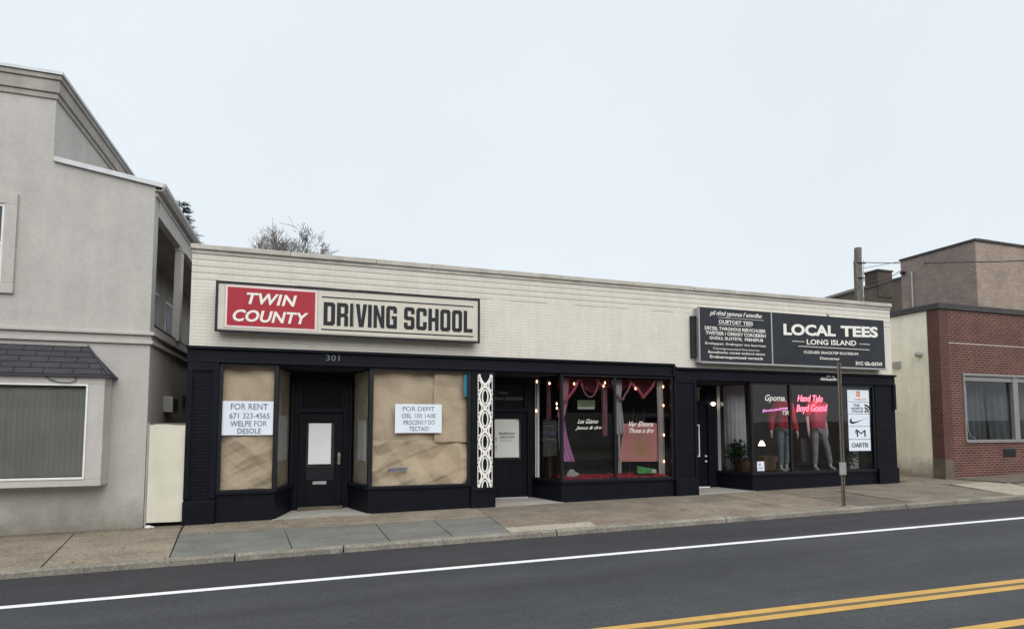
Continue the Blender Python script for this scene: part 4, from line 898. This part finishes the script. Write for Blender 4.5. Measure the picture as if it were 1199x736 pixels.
# mannequins grown from skinned skeletons
def skin(name, V, E_, rad, mat, parent, root=0, sub=2, k=1.0):
    o0 = ORG[root_of(parent)]; me = bpy.data.meshes.new(name); me.from_pydata([Vector(v) - o0 for v in V], E_, []); me.materials.append(MATS[mat])
    o = bpy.data.objects.new(name, me); COL.objects.link(o); o.parent = parent
    m = o.modifiers.new('Skin', 'SKIN'); me.skin_vertices or None
    bpy.context.view_layer.update()
    sv = me.skin_vertices[0].data
    for i, r in enumerate(rad):
        r = r if isinstance(r, tuple) else (r, r); sv[i].radius = (r[0] * k, r[1] * k); sv[i].use_root = (i == root)
    m.use_smooth_shade = True
    s_ = o.modifiers.new('Sub', 'SUBSURF'); s_.levels = sub; s_.render_levels = sub
    return o
def mannequin(x, y, z, h, hl, hr, fl, fr_, label, top, pants, sleeve, shoes):
    "h: shoulder height; hl/hr hand points, fl/fr ankle points relative to (x,z) in units of h"
    o = thing('mannequin', (x, y, z), label, 'mannequin', 'mannequins in the right shop window')
    q = lambda a, b, c=0: (x + a * h, y + b * h, z + c * h)
    sh = .125
    el = (-(sh + abs(hl[0])) / 2 - .012, .02, .775); er = ((sh + abs(hr[0])) / 2 + .012, .02, .775)
    kl = (fl[0] * .55 - .03, -.01, .34); kr = (fr_[0] * .55 + .03, -.01, .34)
    V = [q(0, 0, .64), q(0, .005, .76), q(0, 0, .93), q(0, 0, 1.0), q(0, 0, 1.05),
         q(-sh, 0, .965), q(*el), q(hl[0], -.02, hl[1]), q(sh, 0, .965), q(*er), q(hr[0], -.02, hr[1]),
         q(-.058, 0, .585), q(*kl), q(fl[0], 0, .05), q(fl[0] - .01, -.075, .015), q(.058, 0, .585), q(*kr), q(fr_[0], 0, .05), q(fr_[0] + .015, -.075, .015)]
    r = [.075, .068, .085, .04, .032, .036, .026, .018, .036, .026, .018, .058, .036, .022, .02, .058, .036, .022, .02]
    E_ = [(0, 1), (1, 2), (2, 3), (3, 4), (2, 5), (5, 6), (6, 7), (2, 8), (8, 9), (9, 10), (0, 11), (11, 12), (12, 13), (13, 14), (0, 15), (15, 16), (16, 17), (17, 18)]
    for hi, sg_ in ((7, -1), (10, 1)):        # palm, four fingers and a thumb
        hx, hy, hz = V[hi]; palm = len(V); V.append((hx + sg_ * .004, hy - .004, hz - .055)); r.append(.013); E_.append((hi, palm))
        for k, (dx, L) in enumerate(((-.022, .075), (-.007, .088), (.008, .082), (.022, .062))):
            a = len(V); V.append((hx + .3 * dx, hy + dx, hz - .085)); r.append(.0055); V.append((hx + sg_ * -.012, hy + dx * 1.1, hz - .085 - L * .7)); r.append(.0045); E_ += [(palm, a), (a, a + 1)]
        a = len(V); V.append((hx, hy - .035, hz - .06)); r.append(.006); V.append((hx - sg_ * .006, hy - .045, hz - .1)); r.append(.005); E_ += [(palm, a), (a, a + 1)]
    rr = [v * h if i < 19 else v * 1.0 for i, v in enumerate(r)]
    skin('body', V, E_, rr, 'mannequin_white', o)
    # sweater
    T = [q(0, 0, .60), q(0, .003, .74), q(0, 0, .92), q(0, 0, .985)]; tr = [(.118, .088), (.122, .085), (.14, .098), (.06, .052)]; TE = [(0, 1), (1, 2), (2, 3)]
    for s_, (e_, hd) in ((-1, (el, hl)), (1, (er, hr))):
        b = len(T); T += [q(s_ * sh, 0, .962), q(*e_)]; tr += [.062, .05]; TE += [(2, b), (b, b + 1)]
        if sleeve > .6: T.append(q(e_[0] + (hd[0] - e_[0]) * .88, -.015, e_[2] + (hd[1] - e_[2]) * .88)); tr.append(.034); TE.append((b + 1, b + 2))
    skin('sweater', T, TE, [(v[0] * h, v[1] * h) if isinstance(v, tuple) else v * h for v in tr], top, o, 1)
    J = [q(0, 0, .625), q(-.058, 0, .575), q(*kl), q(fl[0], 0, .09), q(.058, 0, .575), q(*kr), q(fr_[0], 0, .09)]
    skin('jeans', J, [(0, 1), (1, 2), (2, 3), (0, 4), (4, 5), (5, 6)], [(v[0] * h, v[1] * h) if isinstance(v, tuple) else v * h for v in ((.085, .07), .064, .046, .036, .066, .046, .036)], pants, o)
    if shoes:
        for f_ in (fl, fr_):
            skin('shoe', [q(f_[0], .03, .03), q(f_[0], -.02, .03), q(f_[0] + .01, -.10, .02)], [(0, 1), (1, 2)], [v * h for v in (.028, .032, .022)], 'shoe_white', o)
    MB().lathe((x, y + .05, z), [(.16, 0), (.16, .012)], 20).build('base', 'metal_grey', o)
mannequin(11.94, .32, .535, 1.86, (-.232, .55), (.232, .54), (-.06, .06), (.03, .06), 'mannequin in a red sweatshirt, blue jeans and white trainers, left of the mullion', 'knit_red', 'denim', 1, True)
mannequin(13.10, .32, .535, 1.86, (-.19, .56), (.155, .55), (-.07, .05), (.22, .05), 'mannequin in a short sleeved pink top and grey jeans, legs apart', 'knit_pink', 'denim_grey', .4, False)
gs = thing('garment_stand', (12.92, .62, .53), 'thin black garment stand between the two mannequins', 'stand')
MB().lathe((12.92, .62, .53), [(.14, 0), (.14, .015)], 14).tube([(12.92, .62, .54), (12.92, .62, 1.46)], .012, 6).build('pole', 'black_frame', gs); MB().tube([(12.82, .62, 1.40), (12.92, .62, 1.45), (13.02, .62, 1.40)], .012, 6).build('hanger', 'black_frame', gs)
drape('skirt', 12.82, 13.02, .76, 1.40, .60, 'plaid', 'grey checked skirt hanging from the stand between the mannequins', 'skirt', 3, .04, .15)
# pink neon script
ne = thing('neon_sign', (12.8, .18, 2.1), 'glowing pink neon script in two lines across the mannequins', 'neon sign')
def neon(body, x0, x1, z0, z1, tilt=0):
    cu = bpy.data.curves.new('n', 'FONT'); cu.body = body; cu.shear = .25; cu.fill_mode = 'NONE' if 'NONE' in [e.identifier for e in cu.bl_rna.properties['fill_mode'].enum_items] else 'FRONT'; cu.resolution_u = 3; cu.bevel_depth = .022; cu.bevel_resolution = 0
    mb = MB(); fit(mb, curve_to_geo(cu), x0, x1, z0, z1, .18, tilt); mb.build('neon_tube', 'neon_pink', ne)
neon('Hand Tylo', 12.30, 13.17, 2.34, 2.57, .0); neon('Boyd Gound', 12.26, 13.32, 2.06, 2.31, .02)
# five panels with marks
bp = thing('logo_panel', (14.24, .03, 1.28), 'column of five white logo panels in the right end window', 'sign')
BX0, BX1 = 13.86, 14.63; zz = [1.06, 1.38, 1.73, 2.07, 2.40, 2.73]
for a, b in zip(zz[:-1], zz[1:]): MB().box(BX0, BX1, .016, .026, a + .006, b - .006).build('panel', 'paper_blue', bp)
def pt(u, v, i): return (BX0 + u * (BX1 - BX0), .0125, zz[i] + v * (zz[i + 1] - zz[i]))
def shape(mb, P, i): mb.quad(*[pt(u, v, i) for u, v in P]); return mb
m = MB(); text(m, 'OARTIS', BX0 + .09, BX1 - .09, zz[0] + .10, zz[0] + .22, .0125, .02, 0, .95); text(m, 'M', BX0 + .28, BX0 + .60, zz[1] + .07, zz[1] + .25, .0125, .0, .0)
m.tube([pt(.36 + .04 * math.cos(t), .55 + .2 * math.sin(t), 1) for t in [i * .5 for i in range(8)]], .012, 5)
sw = [(.05, .44), (.09, .27), (.16, .2), (.26, .22), (.95, .72), (.3, .36), (.2, .36), (.15, .44), (.15, .56), (.19, .68)]
ctr_ = [(.05, .44), (.09, .27), (.16, .2), (.26, .22), (.6, .47), (.95, .72), (.6, .5), (.3, .37), (.2, .37), (.15, .44), (.15, .56), (.19, .70), (.1, .58)]
cu = bpy.data.curves.new('s', 'CURVE'); cu.dimensions = '2D'; cu.fill_mode = 'BOTH'; sp = cu.splines.new('POLY'); sp.points.add(len(ctr_) - 1); sp.use_cyclic_u = True
for p_, (a, b) in zip(sp.points, ctr_): p_.co = (a, b, 0, 1)
vs, fs = curve_to_geo(cu); m.add([pt(v.x, v.y, 2) for v in vs], fs)
text(m, 'THE', BX0 + .2, BX0 + .42, zz[3] + .20, zz[3] + .27, .0125, .02); text(m, 'NORTH', BX0 + .12, BX0 + .54, zz[3] + .12, zz[3] + .18, .0125, .02); text(m, 'FACE', BX0 + .16, BX0 + .54, zz[3] + .04, zz[3] + .10, .0125, .02)
for r0, r1 in ((.0, .07), (.10, .15), (.18, .23)):      # quarter-dome arcs
    for k in range(8):
        a, b = math.pi / 2 * k / 8, math.pi / 2 * (k + 1) / 8
        c0 = (BX0 + .60, zz[3] + .04)
        m.quad(*[(c0[0] + rr_ * math.cos(t_), .0125, c0[1] + rr_ * math.sin(t_)) for rr_, t_ in ((r0, a), (r1, a), (r1, b), (r0, b))])
m.build('mark', 'print_black', bp, fix=False)
m = MB()
for q_ in ((.42, .48, .45, .88), (.52, .58, .45, .88), (.48, .52, .45, .58), (.44, .56, .8, .88)): shape(m, [(q_[0], q_[2]), (q_[1], q_[2]), (q_[1], q_[3]), (q_[0], q_[3])], 4)
text(m, 'GHEUTE', BX0 + .25, BX0 + .66, zz[4] + .05, zz[4] + .09, .0125, .02); m.build('orange_mark', 'print_orange', bp, fix=False)

# ------------------------------------------------------------------ kerbside post
po = thing('sign_post', (10.73, -2.62, wz(10.73, -2.6)), 'bare rusty steel sign post standing at the kerb before the right shop', 'post')
mb = MB(); z0 = wz(10.73, -2.6)
prof = [(-.048, -.014), (-.025, -.014), (-.02, .02), (.02, .02), (.025, -.014), (.048, -.014), (.048, -.006), (.03, -.006), (.025, .028), (-.025, .028), (-.03, -.006), (-.048, -.006)]
n = len(prof); ln_ = 3.06; lean = -.05
mb.add([(10.73 + a, -2.62 + b, z0 - .05) for a, b in prof] + [(10.73 + a, -2.62 + b, z0 + ln_) for a, b in prof], [tuple(range(n)), tuple(range(2 * n - 1, n - 1, -1))] + [(i, i + n, (i + 1) % n + n, (i + 1) % n) for i in range(n)])
mb.build('post', 'pole_steel', po)
MB().box(10.62, 10.80, -2.655, -2.635, z0 + .66, z0 + .92).build('plate', 'metal_grey', po, .004)
MB().lathe((10.73, -2.62, z0 - .01), [(.07, 0), (.06, .015), (.045, .03)], 10).build('footing', 'plinth', po)

# ------------------------------------------------------------------ RIGHT: red brick shop
RB = thing('brick_building', (17.45, 0, .25), 'single storey red brick shop with a wide window and cream side wall', 'building')
XB = 17.44
mb = MB()
wx0, wx1, wz0, wz1 = 18.31, 23.2, 1.24, 3.30
mb.box(XB + .35, wx0, 0, .3, .0, 5.18); mb.box(wx1, 30, 0, .3, .0, 5.18); mb.box(wx0, wx1, 0, .3, .0, wz0); mb.box(wx0, wx1, 0, .3, wz1, 5.18)
mb.build('front_wall', 'red_brick', RB)
MB().box(XB, XB + .35, 0, .36, .0, 5.18).build('corner_pier', 'red_brick_pier', RB)
MB().box(XB - .006, XB + .354, -.006, .362, .0, .78).build('plinth', 'plinth', RB)
MB().box(XB + .02, XB + .3, .36, 14, -.1, 5.18).build('side_wall', 'cream_render', RB)
MB().box(XB + .3, 30, 5.7, 5.8, 0, 5.1).box(29.7, 30, .3, 5.7, 0, 5.1).build('rear_wall', 'far_brick', RB)
MB().box(XB + .3, 29.7, .3, 5.7, 4.9, 5.0).build('roof', 'cap_black', RB)
mb = MB(); mb.box(XB - .05, 30, -.05, .34, 5.182, 5.36); mb.box(XB - .05, XB + .34, .34, 14, 5.182, 5.36); mb.build('parapet_cap', 'cap_black', RB, .012)
MB().box(XB + .36, 30, -.004, -.0005, 4.18, 4.20).build('mortar_band', 'paper_dull', RB)
MB().box(19.5, 22.35, 7.0, 7.4, 5.05, 7.02).build('rear_parapet', 'tan_render', RB)
w = MB(); w.box(wx0, wx1, -.03, .2, wz1 - .07, wz1 - .002); w.box(wx0, wx1, -.05, .2, wz0 + .002, wz0 + .09); w.box(wx0 + .002, wx0 + .06, -.03, .2, wz0 + .09, wz1 - .07); w.box(wx1 - .06, wx1 - .002, -.03, .2, wz0 + .09, wz1 - .07); w.box(20.5, 20.72, .0, .16, wz0 + .09, wz1 - .07)
w.box(wx0 + .06, wx1 - .06, .02, .12, wz1 - .22, wz1 - .09)
w = w.build('window', 'alu', RB, .005)
MB().quad((wx0 + .06, .1, wz0 + .09), (wx1 - .06, .1, wz0 + .09), (wx1 - .06, .1, wz1 - .07), (wx0 + .06, .1, wz1 - .07)).build('glass', 'shop_glass', w)
MB().box(wx0, wx1, 1.4, 1.45, wz0 - .1, wz1 + .1).box(wx0 - .05, wx0, .3, 1.4, wz0 - .1, wz1 + .1).box(wx0, wx1, .3, 1.4, wz0 - .1, wz0).box(wx0, wx1, .3, 1.4, wz1, wz1 + .1).box(wx1, wx1 + .05, .3, 1.4, wz0, wz1).build('room', 'room_blue', w)
mb = MB(); mb.box(19.9, 20.45, -.012, -.001, .80, 1.05)
for i in range(6): mb.box(19.92, 20.43, -.02, -.012, .82 + i * .037, .84 + i * .037)
mb.build('vent', 'black_frame', RB)
drape('curtain', 18.75, 20.45, wz0, wz1 - .1, .85, 'curtain_dim', 'dim hanging curtains in the left part of the red brick shop window', 'curtain', 7, .08)
drape('curtain', 20.8, 22.8, wz0, wz1 - .1, .9, 'curtain_dim', 'dim hanging curtain right of the mullion in the red brick shop window', 'curtain', 6, .08)
mb = MB(); mb.tube([(18.78, .25, 3.05), (18.78, .25, 2.0), (18.82, .25, 1.6), (18.92, .25, 1.42), (19.1, .25, 1.36)], .016, 6)
tag(mb.build('white_cord', 'paper_white', smooth=True), 'white cord curving down inside the red brick shop window', 'cord')
fl = thing('wall_light', (17.4, .62, 3.9), 'small grey floodlight on the cream side wall near the brick corner', 'light')
MB().lathe((17.38, .62, 3.82), [(.04, 0), (.09, .02), (.1, .1), (.05, .17)], 10).build('lamp_head', 'gutter_grey', fl, smooth=True); MB().tube([(17.46, .62, 3.9), (17.38, .62, 3.92)], .02, 6).build('arm', 'gutter_grey', fl)
mb = MB(); mb.box(17.40, 17.458, 1.25, 1.5, 3.55, 3.75); mb.tube([(17.44, 1.5, 3.62), (17.44, 2.4, 3.56)], .012, 6); tag(mb.build('junction_box', 'gutter_grey'), 'grey electrical box with a thin conduit on the cream side wall', 'electrical box')

# ------------------------------------------------------------------ beyond the roofs
BB = thing('brown_building', (28, 5.8, 0), 'tall brown brick building rising behind the red brick shop', 'building')
mb = MB(); mb.m = 0; mb.box(28, 28.3, 5.82, 9.35, 0, 9.98); mb.build('side_wall', 'brown_brick', BB)
MB().box(28, 46, 5.78, 5.82, 0, 9.98).build('front_wall', 'brown_brick_tan', BB); MB().box(28.3, 46, 5.9, 9.3, 9.5, 9.6).build('roof', 'cap_black', BB)
mb = MB(); mb.box(27.95, 46, 5.72, 5.95, 9.982, 10.1); mb.box(27.95, 28.35, 5.95, 9.4, 9.982, 10.1); mb.build('parapet_cap', 'cap_black', BB, .02)
MB().tube([(27.95, 8.75, 4.5), (27.95, 8.75, 9.3)], .04, 8).build('downpipe', 'metal_grey', BB)
MB().box(28.9, 29.7, 6.2, 6.9, 9.6, 10.32).build('roof_vent', 'dark_house_brick', BB)
MB().box(27.8, 27.99, 9.1, 9.25, 9.3, 9.42).build('wall_bracket', 'black_frame', BB)
# dark house with stepped roofline and chimney (distance about 28 m)
def sc25(x, z, Y=16): k = (12.5 + Y) / 37.5; return (x * k, 1.75 + (z - 1.75) * k)
DH = thing('dark_house', (34, 16, 0), 'dark brown brick house end with a sloping roofline and squat chimney', 'house')
prof = [sc25(39.8, 12.0), sc25(41.2, 12.42), sc25(42.9, 12.95), sc25(45.3, 13.6), sc25(48.2, 14.5), sc25(52, 15.2)]
mb = MB(); mb.prism([(prof[0][0], 0)] + prof + [(prof[-1][0], 0)], 16, 20); mb.build('wall', 'dark_house_brick', DH)
c0 = sc25(45.3, 13.4); c1 = sc25(46.95, 14.85); ch = MB().box(c0[0], c1[0], 15.96, 16.9, c0[1] - .6, c1[1]).build('chimney', 'dark_house_brick', DH); MB().box(c0[0] - .05, c1[0] + .05, 15.9, 16.96, c1[1], c1[1] + .1).build('chimney_cap', 'dark_house_brick', ch)
mb = MB()
for a, b in zip(prof[:-1], prof[1:]): mb.add([(a[0], 15.9, a[1] + .0), (b[0], 15.9, b[1]), (b[0], 20.1, b[1]), (a[0], 20.1, a[1]), (a[0], 15.9, a[1] + .09), (b[0], 15.9, b[1] + .09), (b[0], 20.1, b[1] + .09), (a[0], 20.1, a[1] + .09)], [(0, 1, 5, 4), (4, 5, 6, 7), (3, 2, 1, 0), (2, 3, 7, 6), (0, 4, 7, 3), (1, 2, 6, 5)])
mb.build('roof_edge', 'cap_black', DH)
UP = thing('utility_pole', (30.55, 14, 0), 'weathered wooden utility pole rising behind the white brick parapet', 'utility pole')
MB().tube([(30.55, 14, 0), (30.5, 14, 6), (30.5, 14, 10.6), (30.58, 14, 12.25)], [.24, .23, .22, .2], 10).build('pole', 'wood_pole', UP)
MB().box(30.12, 30.36, 13.78, 13.95, 8.5, 11.4).build('riser', 'wood_pole', UP, .01); MB().tube([(30.62, 13.78, 8.5), (30.62, 13.8, 11.4)], .03, 6).build('conduit', 'galv', UP)
mb = MB()
for z in (10.4, 11.3): mb.tube([(30.2, 13.76, z), (30.85, 13.76, z)], .03, 6)
mb.build('bracket', 'wire', UP)
def wire(pts, label, sag=.15, r=.018):
    P = []
    for a, b in zip(pts[:-1], pts[1:]):
        a = Vector(a); b = Vector(b)
        for i in range(11): u = i / 10; P.append(a.lerp(b, u) - Vector((0, 0, sag * 4 * u * (1 - u))))
    tag(MB().tube(P, r, 5).build('overhead_wire', 'wire'), label, 'wire', 'overhead wires by the utility pole')
wire([(30.7, 13.8, 11.35), (26.6, 5.2, 8.75), (26.5, 1.5, 7.95)], 'thick overhead wire crossing in front of the brown brick building', .05, .022)
wire([(30.7, 13.8, 10.3), (31.6, 13.2, 10.25), (32.6, 12.6, 11.0)], 'short slack service wire looping right from the utility pole', .1, .02)
wire([(30.4, 13.8, 10.3), (20.4, 5, 6.0)], 'upper overhead wire slanting down left of the utility pole', .1, .016)
wire([(30.4, 13.8, 9.9), (20.8, 5, 5.8)], 'lower overhead wire slanting down left of the utility pole', .1, .014)
wire([(30.7, 13.8, 10.2), (38, 20, 13.8)], 'thin overhead wire rising right from the pole over the squat chimney', .1, .014)
wire([(30.7, 13.8, 11.0), (33, 10, 11.3)], 'thin overhead wire from the pole top toward the brown building', .05, .014)

# bare tree: recursive limbs and twigs
rnd = random.Random(17)
def limb(mb, p, d, L, r, lev, maxl):
    pts = [p]; rs = [r]; q = p.copy(); dd = d.copy(); n = 4
    for i in range(n):
        dd = (dd + Vector((rnd.uniform(-1, 1), rnd.uniform(-1, 1), rnd.uniform(-.5, .62))) * .2).normalized(); q = q + dd * L / n; pts.append(q.copy()); rs.append(max(.008, r * (1 - .45 * (i + 1) / n)))
    mb.tube(pts, rs, 7 if lev < 2 else (5 if lev < 4 else 3), cap=False)
    if lev >= maxl: return
    if lev > 1:
        w_ = Vector(((q.x + .95) / 2.3, (q.y - 20) / 2.3, (q.z - 9.75) / 2.4)).length
        if w_ > rnd.uniform(.95, 1.1): return
    kids = 3 if lev < 3 else rnd.choice((2, 3))
    for k in range(kids):
        t_ = rnd.uniform(.35, 1.0) if k else 1.0; b = pts[min(n, max(1, int(t_ * n)))]
        ax = Vector((rnd.uniform(-1, 1), rnd.uniform(-1, 1), rnd.uniform(-.3, .5))); nd = (dd + ax.normalized() * rnd.uniform(.45, .85)).normalized(); nd.z = max(nd.z, -.1)
        limb(mb, b, nd.normalized(), L * rnd.uniform(.6, .8), rs[-1] * rnd.uniform(.55, .75), lev + 1, maxl)
BT = thing('bare_tree', (-1.0, 20, 0), 'leafless bare tree with fine twigs showing above the white parapet', 'tree')
tr = MB(); tr.tube([(-1, 20, 0), (-.95, 20, 3), (-1.05, 20, 6.2), (-1, 20, 7.6)], [.3, .26, .22, .19], 9); tr.build('trunk', 'bark', BT, smooth=True)
cr = MB()
for d in ((-.62, .1, 1), (-.22, -.3, 1), (.2, .2, 1), (.62, -.05, .95), (-1.0, -.2, .7), (1.1, .15, .75), (.9, -.5, .9), (0, 0, 1)):
    limb(cr, Vector((-1, 20, 7.5)), Vector(d).normalized(), 1.75, .07, 1, 8)
cr.build('crown', 'bark', BT, fix=False)
# conifer
CT = thing('conifer_tree', (-5.15, 14, 0), 'dark pointed conifer peeping out behind the grey building eave', 'tree')
MB().tube([(-5.05, 14, 0), (-5.05, 14, 7), (-5.02, 14, 10.5)], [.22, .12, .02], 8).build('trunk', 'bark_dark', CT)
cr = MB(); rn = random.Random(5); z = 4.0
while z < 10.6:
    R_ = .10 + (10.75 - z) * .52; nb = 11
    for k in range(nb):
        a = rn.uniform(0, 6.283); L = R_ * rn.uniform(.65, 1.1); tip = Vector((math.cos(a) * L, math.sin(a) * L, -.12 * L + .08 * rn.random()))
        base = Vector((-5.04, 14, z + rn.uniform(-.08, .08))); cr.tube([base, base + tip * .6, base + tip + Vector((0, 0, .06 * L))], [.014, .009, .004], 3, False)
        for j in range(int(12 + L * 50)):
            t_ = rn.uniform(.25, 1.03); q = base + tip * t_ + Vector((rn.uniform(-1, 1), rn.uniform(-1, 1), rn.uniform(-.8, .6))) * .05
            d = (tip.normalized() + Vector((rn.uniform(-1, 1), rn.uniform(-1, 1), rn.uniform(-.3, .9)))).normalized(); s_ = d.cross(Vector((.3, .2, 1))).normalized() * .014; ln3 = rn.uniform(.07, .15)
            cr.add([q - s_, q + s_, q + d * ln3], [(0, 1, 2)])
    z += .24 if z < 8.5 else .2
cr.build('crown', 'needle', CT, fix=False)

# across the street, seen only in the window reflections
OB = thing('row_building', (8, -28, 0), 'low brick row of shops across the street, mirrored in the shop windows', 'building')
MB().box(-22, 34, -34, -28, -.3, 2.7).build('lower_wall', 'stucco', OB); MB().box(-22, 34, -34, -28, 2.7, 8).build('upper_wall', 'dark_house_brick', OB); MB().box(-22.2, 34.2, -34.2, -27.8, 8, 8.2).build('roof', 'cap_black', OB)
for i in range(6):
    x = -20.5 + i * 9; MB().box(x, x + 2.2, -28, -27.95, .3, 2.4).build('door', 'black_frame', OB)

# ------------------------------------------------------------------ sky, sun, camera
EL, AZ = 42, 178           # sun elevation; compass bearing from +Y towards +X (behind the viewer, slightly left)
w = bpy.data.worlds.new('World'); S.world = w; w.use_nodes = True; nt = w.node_tree; bg = nt.nodes['Background']
sky = nt.nodes.new('ShaderNodeTexSky'); sky.sky_type = 'NISHITA'; sky.sun_disc = False; sky.sun_elevation = R(EL); sky.sun_rotation = R(AZ); sky.dust_density = 5; sky.air_density = 1.2
# overcast layer: even near the horizon, brighter towards the zenith
tc = nt.nodes.new('ShaderNodeTexCoord'); sx = nt.nodes.new('ShaderNodeSeparateXYZ'); nt.links.new(tc.outputs['Generated'], sx.inputs[0])
rp_ = nt.nodes.new('ShaderNodeValToRGB'); nt.links.new(sx.outputs[2], rp_.inputs['Fac'])
E_ = rp_.color_ramp.elements; E_[0].position = .0; E_[0].color = (.845, .91, .953, 1); E_[1].position = 1; E_[1].color = (1, 1, 1, 1)
e = E_.new(.3); e.color = (.832, .905, .953, 1); e = E_.new(.6); e.color = (.832, .90, .95, 1)
mu = nt.nodes.new('ShaderNodeVectorMath'); mu.operation = 'SCALE'; nt.links.new(rp_.outputs[0], mu.inputs[0])
mr = nt.nodes.new('ShaderNodeMapRange'); nt.links.new(sx.outputs[2], mr.inputs['Value']); mr.inputs['From Min'].default_value = .7; mr.inputs['From Max'].default_value = 1; mr.inputs['To Min'].default_value = 7.85; mr.inputs['To Max'].default_value = 16
cn = nt.nodes.new('ShaderNodeTexNoise'); nt.links.new(tc.outputs['Generated'], cn.inputs['Vector']); cn.inputs['Scale'].default_value = 2.2; cn.inputs['Detail'].default_value = 5
cm_ = nt.nodes.new('ShaderNodeMapRange'); nt.links.new(cn.outputs['Fac'], cm_.inputs['Value']); cm_.inputs['From Min'].default_value = .3; cm_.inputs['From Max'].default_value = .7; cm_.inputs['To Min'].default_value = .975; cm_.inputs['To Max'].default_value = 1.025
cl_ = nt.nodes.new('ShaderNodeMath'); cl_.operation = 'MULTIPLY'; nt.links.new(mr.outputs[0], cl_.inputs[0]); nt.links.new(cm_.outputs[0], cl_.inputs[1]); nt.links.new(cl_.outputs[0], mu.inputs['Scale'])
mx = nt.nodes.new('ShaderNodeMix'); mx.data_type = 'RGBA'; mx.inputs['Factor'].default_value = .93
nt.links.new(sky.outputs[0], mx.inputs['A']); nt.links.new(mu.outputs[0], mx.inputs['B']); nt.links.new(mx.outputs['Result'], bg.inputs['Color']); bg.inputs['Strength'].default_value = .1
sl = bpy.data.lights.new('Sun', 'SUN'); sl.energy = 1.5; sl.angle = R(60); sl.color = (1, .965, .92); so = bpy.data.objects.new('sun', sl); COL.objects.link(so)
sd = Vector((math.sin(R(AZ)) * math.cos(R(EL)), math.cos(R(AZ)) * math.cos(R(EL)), math.sin(R(EL)))); so.rotation_euler = sd.to_track_quat('Z', 'Y').to_euler(); so.location = (0, -20, 30)
cam = bpy.data.cameras.new('Camera'); co = bpy.data.objects.new('camera', cam); COL.objects.link(co); S.camera = co
co.location = (0, -12.5, 1.75); co.rotation_euler = (R(90 + 3.8), 0, R(-18.6)); cam.sensor_width = 36; cam.lens = 36 * 700 / 1199; cam.clip_end = 2000
cam.shift_x = 0; cam.shift_y = (451.5 - 368) / 1199
S.view_settings.view_transform = 'Standard'; S.view_settings.look = 'None'; S.view_settings.gamma = 1; S.view_settings.exposure = .38; S.view_settings.use_curve_mapping = False
